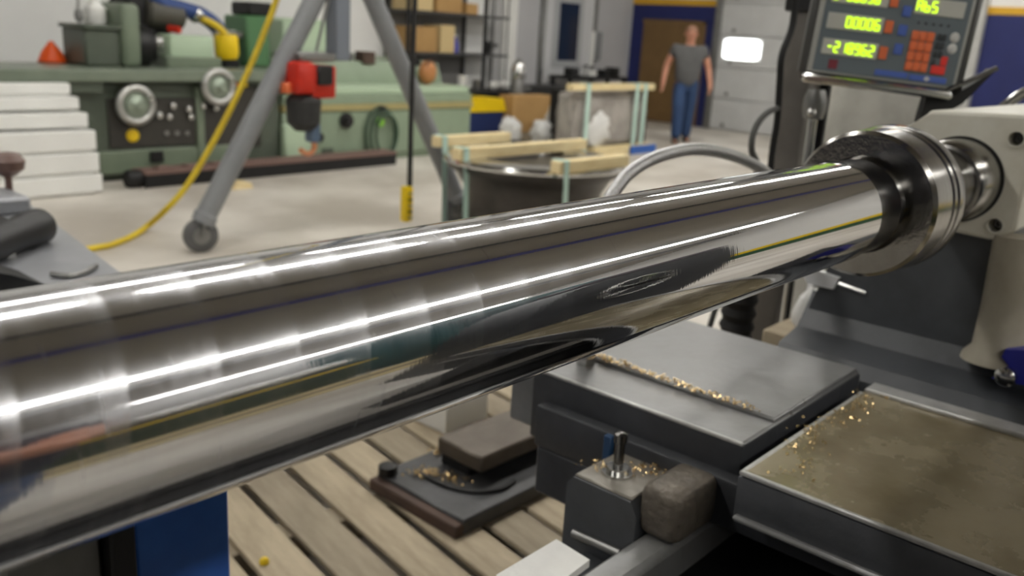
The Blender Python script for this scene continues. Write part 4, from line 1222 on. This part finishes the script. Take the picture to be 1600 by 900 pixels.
for xx in (p.x + .06, p2.x - .06):
    for yy in (9.86, 10.24):
        bx('leg', BLACKIRON, bkt, xx - .03, xx + .03, yy - .03, yy + .03, 0, .78, .003)
bx('bench_shelf', BLACKIRON, bkt, p.x + .05, p2.x - .05, 9.85, 10.28, .3, .34, .004)
for k, (f_, h_) in enumerate([(.15, .14), (.45, .1), (.7, .12), (.85, .16)]):
    xx = p.x + (p2.x - p.x) * f_
    o = MB().box(xx - .1, xx + .1, 9.9, 10.1, .84, .84 + h_, .01).build('parts_box', BLACK if k != 1 else WHITE)
    tag(o, ['black parts box at the near end of the black bench', 'white parts box on the black bench', 'low black parts box in the middle of the black bench', 'tallest black parts box at the far end of the bench'][k], 'parts box')
sd = thing('wall_box', (14.3, 10.45, 1.1), 'grey wall phone box mounted on the partition beside the door', 'wall box')
p = onY(933, 75, 10.4)
bx('box_body', mat('grey_box', (128, 130, 132), .5), sd, p.x - .09, p.x + .09, 10.36, 10.47, 1.1, 1.62, .01)
bx('box_slot', WHITE, sd, p.x - .2, p.x - .1, 10.38, 10.47, 1.0, 1.62, .006)
bbl = thing('blue_crate', (12.2, 8.9, 0), 'small blue crate behind the plastic wrapped load', 'crate')
p = onY(900, 158, 8.8)
bx('crate_body', BLUECLAMP, bbl, p.x - .2, p.x + .2, 8.7, 9.0, .0, p.z + .08, .01)
bx('crate_rim', BLUE, bbl, p.x - .23, p.x + .23, 8.67, 9.03, p.z + .05, p.z + .09, .006)
bwn = thing('brown_drum', (11.6, 7.6, 0), 'dark brown drum on the floor beside the walking man', 'drum')
MB().lathe([(0, .2), (.02, .22), (.25, .215), (.27, .225), (.29, .215), (.52, .22), (.54, .2)], (11.55, 7.75, 0), (0, 0, 1), 24).build('drum_body', mat('dark_brown_paint', (66, 46, 40), .5), bwn)
MB().cyl((11.55, 7.75, .54), (11.55, 7.75, .56), .05, n=12).build('drum_bung', GALV, bwn)

# =================================================================== PEOPLE
def skin_mesh(name, verts, edges, radii, root, m, parent, sub=2):
    me = bpy.data.meshes.new(name)
    me.from_pydata([tuple(v) for v in verts], edges, [])
    ob = bpy.data.objects.new(name, me)
    COL.objects.link(ob)
    sk_ = ob.modifiers.new('skin', 'SKIN')
    sk_.use_smooth_shade = True
    for i, r_ in enumerate(radii):
        d = me.skin_vertices[0].data[i]
        d.radius = r_ if isinstance(r_, tuple) else (r_, r_)
        d.use_root = (i == root)
    ob.modifiers.new('sub', 'SUBSURF').levels = sub
    dg = bpy.context.evaluated_depsgraph_get()
    me2 = bpy.data.meshes.new_from_object(ob.evaluated_get(dg))
    me2.name = name
    bpy.data.objects.remove(ob)
    for p in me2.polygons:
        p.use_smooth = True
    me2.materials.clear()
    me2.materials.append(m)
    o = bpy.data.objects.new(name, me2)
    COL.objects.link(o)
    if parent is not None:
        o.parent = parent
    WM[o.name] = WM[parent.name] if parent is not None else Matrix()
    return o


def person(loc, yaw, label, J, shirt_m, leg_m, hair_m, sleeve=.55, long_sleeve=False):
    """J: joints in body space (x right, y forward, z up), metres"""
    M = Matrix.Translation(loc) @ Matrix.Rotation(yaw, 4, 'Z')
    t = thing('person', loc, label, 'person', M=M)
    names = list(J.keys())
    idx = {n: i for i, n in enumerate(names)}
    verts = [J[n] for n in names]
    rad = {'pelvis': (.165, .125), 'waist': (.165, .135), 'chest': (.185, .135), 'neckb': .075, 'neck': .064, 'jaw': (.074, .084), 'head': (.090, .107), 'crown': (.068, .080)}
    lim = {'hip': .088, 'knee': .060, 'ankle': .042, 'heel': .042, 'toe': .034, 'shoulder': .072, 'elbow': .052, 'wrist': .037, 'palm': .037}

    def rr(n):
        if n in rad:
            return rad[n]
        k_ = n[:-1]
        if k_ in lim:
            return lim[k_]
        return .0105
    edges = []
    E_ = [('pelvis', 'waist'), ('waist', 'chest'), ('chest', 'neckb'), ('neckb', 'neck'), ('neck', 'jaw'), ('jaw', 'head'), ('head', 'crown')]
    for s in 'LR':
        E_ += [('pelvis', 'hip' + s), ('hip' + s, 'knee' + s), ('knee' + s, 'ankle' + s), ('ankle' + s, 'heel' + s), ('heel' + s, 'toe' + s),
               ('chest', 'shoulder' + s), ('shoulder' + s, 'elbow' + s), ('elbow' + s, 'wrist' + s), ('wrist' + s, 'palm' + s)]
        for f_ in 'abcde':
            E_ += [('palm' + s if f_ != 'e' else 'wrist' + s, 'f%s1%s' % (f_, s)), ('f%s1%s' % (f_, s), 'f%s2%s' % (f_, s))]
    edges = [(idx[a], idx[b]) for a, b in E_]
    skin_mesh('body', verts, edges, [rr(n) for n in names], idx['pelvis'], SKIN, t)
    # shirt
    def lerp(a, b, k_):
        return Vector(J[a]).lerp(Vector(J[b]), k_)
    sv = [Vector(J['pelvis']) + Vector((0, 0, -.14)), J['waist'], J['chest'], Vector(J['neckb']) - Vector((0, 0, .005))]
    sr = [(.205, .165), (.215, .175), (.222, .165), (.098, .092)]
    se = [(0, 1), (1, 2), (2, 3)]
    for s in 'LR':
        b0 = len(sv)
        pe = [J['shoulder' + s], lerp('shoulder' + s, 'elbow' + s, sleeve if not long_sleeve else 1.0)]
        rs_ = [.098, .088]
        if long_sleeve:
            pe.append(lerp('elbow' + s, 'wrist' + s, .96)); rs_.append(.045)
        sv += pe
        sr += rs_
        se += [(2, b0)] + [(b0 + i, b0 + i + 1) for i in range(len(pe) - 1)]
    skin_mesh('shirt', sv, se, sr, 0, shirt_m, t)
    jv = [Vector(J['pelvis']) + Vector((0, 0, .12)), J['pelvis']]
    jr = [(.168, .128), (.17, .13)]
    je = [(0, 1)]
    for s in 'LR':
        b0 = len(jv)
        jv += [J['hip' + s], J['knee' + s], lerp('knee' + s, 'ankle' + s, 1.13)]
        jr += [.122, .098, .082]
        je += [(1, b0), (b0, b0 + 1), (b0 + 1, b0 + 2)]
    skin_mesh('trousers', jv, je, jr, 1, leg_m, t)
    for s in 'LR':
        skin_mesh('shoe', [Vector(J['heel' + s]) + Vector((0, -.02, .0)), Vector(J['heel' + s]).lerp(Vector(J['toe' + s]), .55), Vector(J['toe' + s])], [(0, 1), (1, 2)], [(.066, .058), (.062, .054), (.052, .042)], 0, SHOE, t, 2)
    hd_ = Vector(J['head'])
    hb_ = MB()
    hb_.sphere(hd_ + Vector((0, -.022, .035)), .1, .93, 1.06, .86, 18)
    for v in list(hb_.bm.verts):
        if v.co.z < hd_.z + .03 and v.co.y > hd_.y - .02:
            v.co.z = hd_.z + .06
    hb_.build('hair', hair_m, t, local=True)
    for s in (-1, 1):
        MB().sphere(hd_ + Vector((s * .034, .097, .0)), .012, 1, .7, .8, 10).build('eye', mat('eye_dark', (50, 42, 40), .3), t, local=True)
        MB().sphere(hd_ + Vector((s * .092, -.005, -.01)), .03, .35, .7, 1.1, 10).build('ear', SKIN, t, local=True)
    MB().prism([(-.016, -.035), (.016, -.035), (.006, .01), (-.006, .01)], 'y', hd_.y + .088, hd_.y + .124).build('nose', SKIN, t, local=True)
    for o_ in t.children:
        if o_.name.startswith('nose'):
            o_.location = (hd_.x, o_.location.y, hd_.z - .012)
    MB().sphere(hd_ + Vector((0, .094, -.055)), .026, 1, .35, .25, 10).build('mouth', mat('lip', (170, 98, 88), .5), t, local=True)
    return t


def hand(J, s, sx, palm, wrist, fdir, side):
    """five fingers rooted at the palm; side = direction of the thumb"""
    fdir = Vector(fdir).normalized()
    side = Vector(side).normalized()
    J['palm' + s] = tuple(palm)
    p = Vector(palm)
    curl = fdir.cross(side).normalized()
    for f_, off, ln in (('a', .028, .072), ('b', .010, .080), ('c', -.010, .075), ('d', -.028, .060)):
        b_ = p + side * off + fdir * .035
        J['f%s1%s' % (f_, s)] = tuple(b_)
        J['f%s2%s' % (f_, s)] = tuple(b_ + fdir * ln * .8 + curl * ln * .35)
    b_ = Vector(wrist).lerp(p, .55) + side * .042
    J['fe1' + s] = tuple(b_)
    J['fe2' + s] = tuple(b_ + fdir * .045 + side * .018)


J = {'pelvis': (0, 0, .95), 'waist': (0, .01, 1.10), 'chest': (0, 0, 1.32), 'neckb': (0, 0, 1.47), 'neck': (0, .01, 1.53), 'jaw': (0, .03, 1.585), 'head': (0, .02, 1.655), 'crown': (0, .0, 1.725)}
for s, k_ in (('L', -1), ('R', 1)):
    fw = .16 if s == 'R' else -.14
    J['hip' + s] = (k_ * .10, 0, .88)
    J['knee' + s] = (k_ * .10, fw * .8 + .03, .50)
    J['ankle' + s] = (k_ * .10, fw * 1.1 - .02, .10)
    J['heel' + s] = (k_ * .10, fw * 1.1 - .05, .045)
    J['toe' + s] = (k_ * .12, fw * 1.1 + .13, .036)
    J['shoulder' + s] = (k_ * .215, 0, 1.42)
    J['elbow' + s] = (k_ * .325, -.04, 1.15)
    J['wrist' + s] = (k_ * .36, .04, .92)
    hand(J, s, k_, (k_ * .368, .07, .85), J['wrist' + s], (0, .25, -1), (-k_ * .3, 1, .2))
pp = onZ(1062, 222)
person((pp.x, pp.y, 0), math.atan2(-pp.y, -pp.x) - PI / 2 + .15, 'man in a grey polo shirt and blue jeans walking past the brown door', J, SHIRT, JEANS, HAIR)

# the man who holds the phone, seen mirrored in the chrome
J2 = dict(J)
for s, k_ in (('L', -1), ('R', 1)):
    J2['knee' + s] = (k_ * .11, .02, .49)
    J2['ankle' + s] = (k_ * .12, -.01, .10)
    J2['heel' + s] = (k_ * .12, -.04, .045)
    J2['toe' + s] = (k_ * .15, .14, .036)
    J2['elbow' + s] = (k_ * .25, .24, 1.24)
    J2['wrist' + s] = (k_ * .11, .46, 1.40)
    hand(J2, s, k_, (k_ * .085, .52, 1.455), J2['wrist' + s], (-k_ * .35, .45, .8), (-k_ * .6, .3, .1))
fl2 = Vector((-.30, .56, 0))
yaw2 = math.atan2(fl2.y, fl2.x) - PI / 2
person(Vector((.02, -.04, 0)) - fl2, yaw2, 'man in navy work clothes holding a phone, mirrored in the chrome rod', J2, NAVYCLOTH, JEANS, HAIR, long_sleeve=False)

# =================================================================== CAMERA SIDE OF THE SHOP (mirrored in the chrome)
DG = mat('bottle_green_paint', (40, 60, 50), .4)
og = thing('dark_green_lathe', (.5, -3.4, 0), 'long dark green lathe with a yellow stripe across the aisle', 'lathe')
bx('bed_casting', DG, og, -4.0, 3.0, -3.8, -3.0, .08, 1.02, .03)
bx('plinth', DG, og, -3.9, 2.9, -3.75, -3.05, 0, .09, .004)
bx('yellow_stripe', YELLOWB, og, -4.0, 3.0, -3.01, -2.98, .96, 1.04, .004)
bx('way', BLACKIRON, og, -4.0, 3.0, -3.7, -3.05, 1.02, 1.12, .01)
bx('head_box', DG, og, -4.0, -2.4, -3.8, -3.0, 1.02, 1.8, .04)
bx('tail_box', GREENM, og, 1.2, 1.7, -3.6, -3.1, 1.12, 1.45, .04)
MB().lathe([(0, .16), (.06, .18), (1.2, .18), (1.26, .12)], (1.75, -3.3, 1.32), (1, 0, 0), 24).build('workpiece', SHINY, og)
for k in range(3):
    tm = thing('long_timber', (.4, -2.4 + .14 * k, 0), ['long pine timber on the floor against the green lathe', 'middle long pine timber on the floor by the green lathe', 'outermost long pine timber on the floor by the green lathe'][k], 'timber', 'long timbers along the green lathe')
    bx('batten', TIMBER if k != 1 else WOOD2, tm, -2.2, 3.3, -2.62 + .17 * k, -2.50 + .17 * k, 0, .22 - .06 * k, .006)
te = thing('teal_machining_center', (4.5, -3.4, 0), 'tall teal machining centre with sliding doors across the aisle', 'machine tool')
bx('cabinet', TEAL, te, 3.55, 5.5, -4.4, -3.0, .1, 2.3, .05)
bx('plinth', TEAL, te, 3.6, 5.45, -4.3, -3.05, 0, .11, .004)
bx('sliding_door', mat('dark_teal', (24, 60, 66), .35), te, 3.75, 4.4, -3.01, -2.97, .6, 2.0, .01)
bx('sliding_door', mat('dark_teal', (24, 60, 66), .35), te, 4.45, 5.1, -3.01, -2.97, .6, 2.0, .01)
bx('door_window', GLASSDARK, te, 3.85, 4.3, -2.975, -2.96, 1.0, 1.7, .004)
bx('chip_tray', mat('plum_tray', (92, 66, 84), .4), te, 3.6, 5.45, -3.03, -2.82, .36, .5, .01)
bx('control_box', GALV, te, 5.15, 5.4, -3.02, -2.9, 1.0, 1.8, .02)
gb = thing('guard_rail', (11.1, -4, 0), 'yellow steel guard rail over a green kerb across the aisle', 'guard rail')
bx('rail', YELLOWB, gb, 11.0, 11.12, -6.2, -2.2, .52, .86, .02)
bx('kerb', mat('kerb_green', (38, 84, 58), .5), gb, 11.02, 11.3, -6.2, -2.2, 0, .53, .02)
for k in range(4):
    bx('rail_post', BLACKIRON, gb, 11.13, 11.2, -6.0 + k * 1.2, -5.9 + k * 1.2, .6, .82, .004)
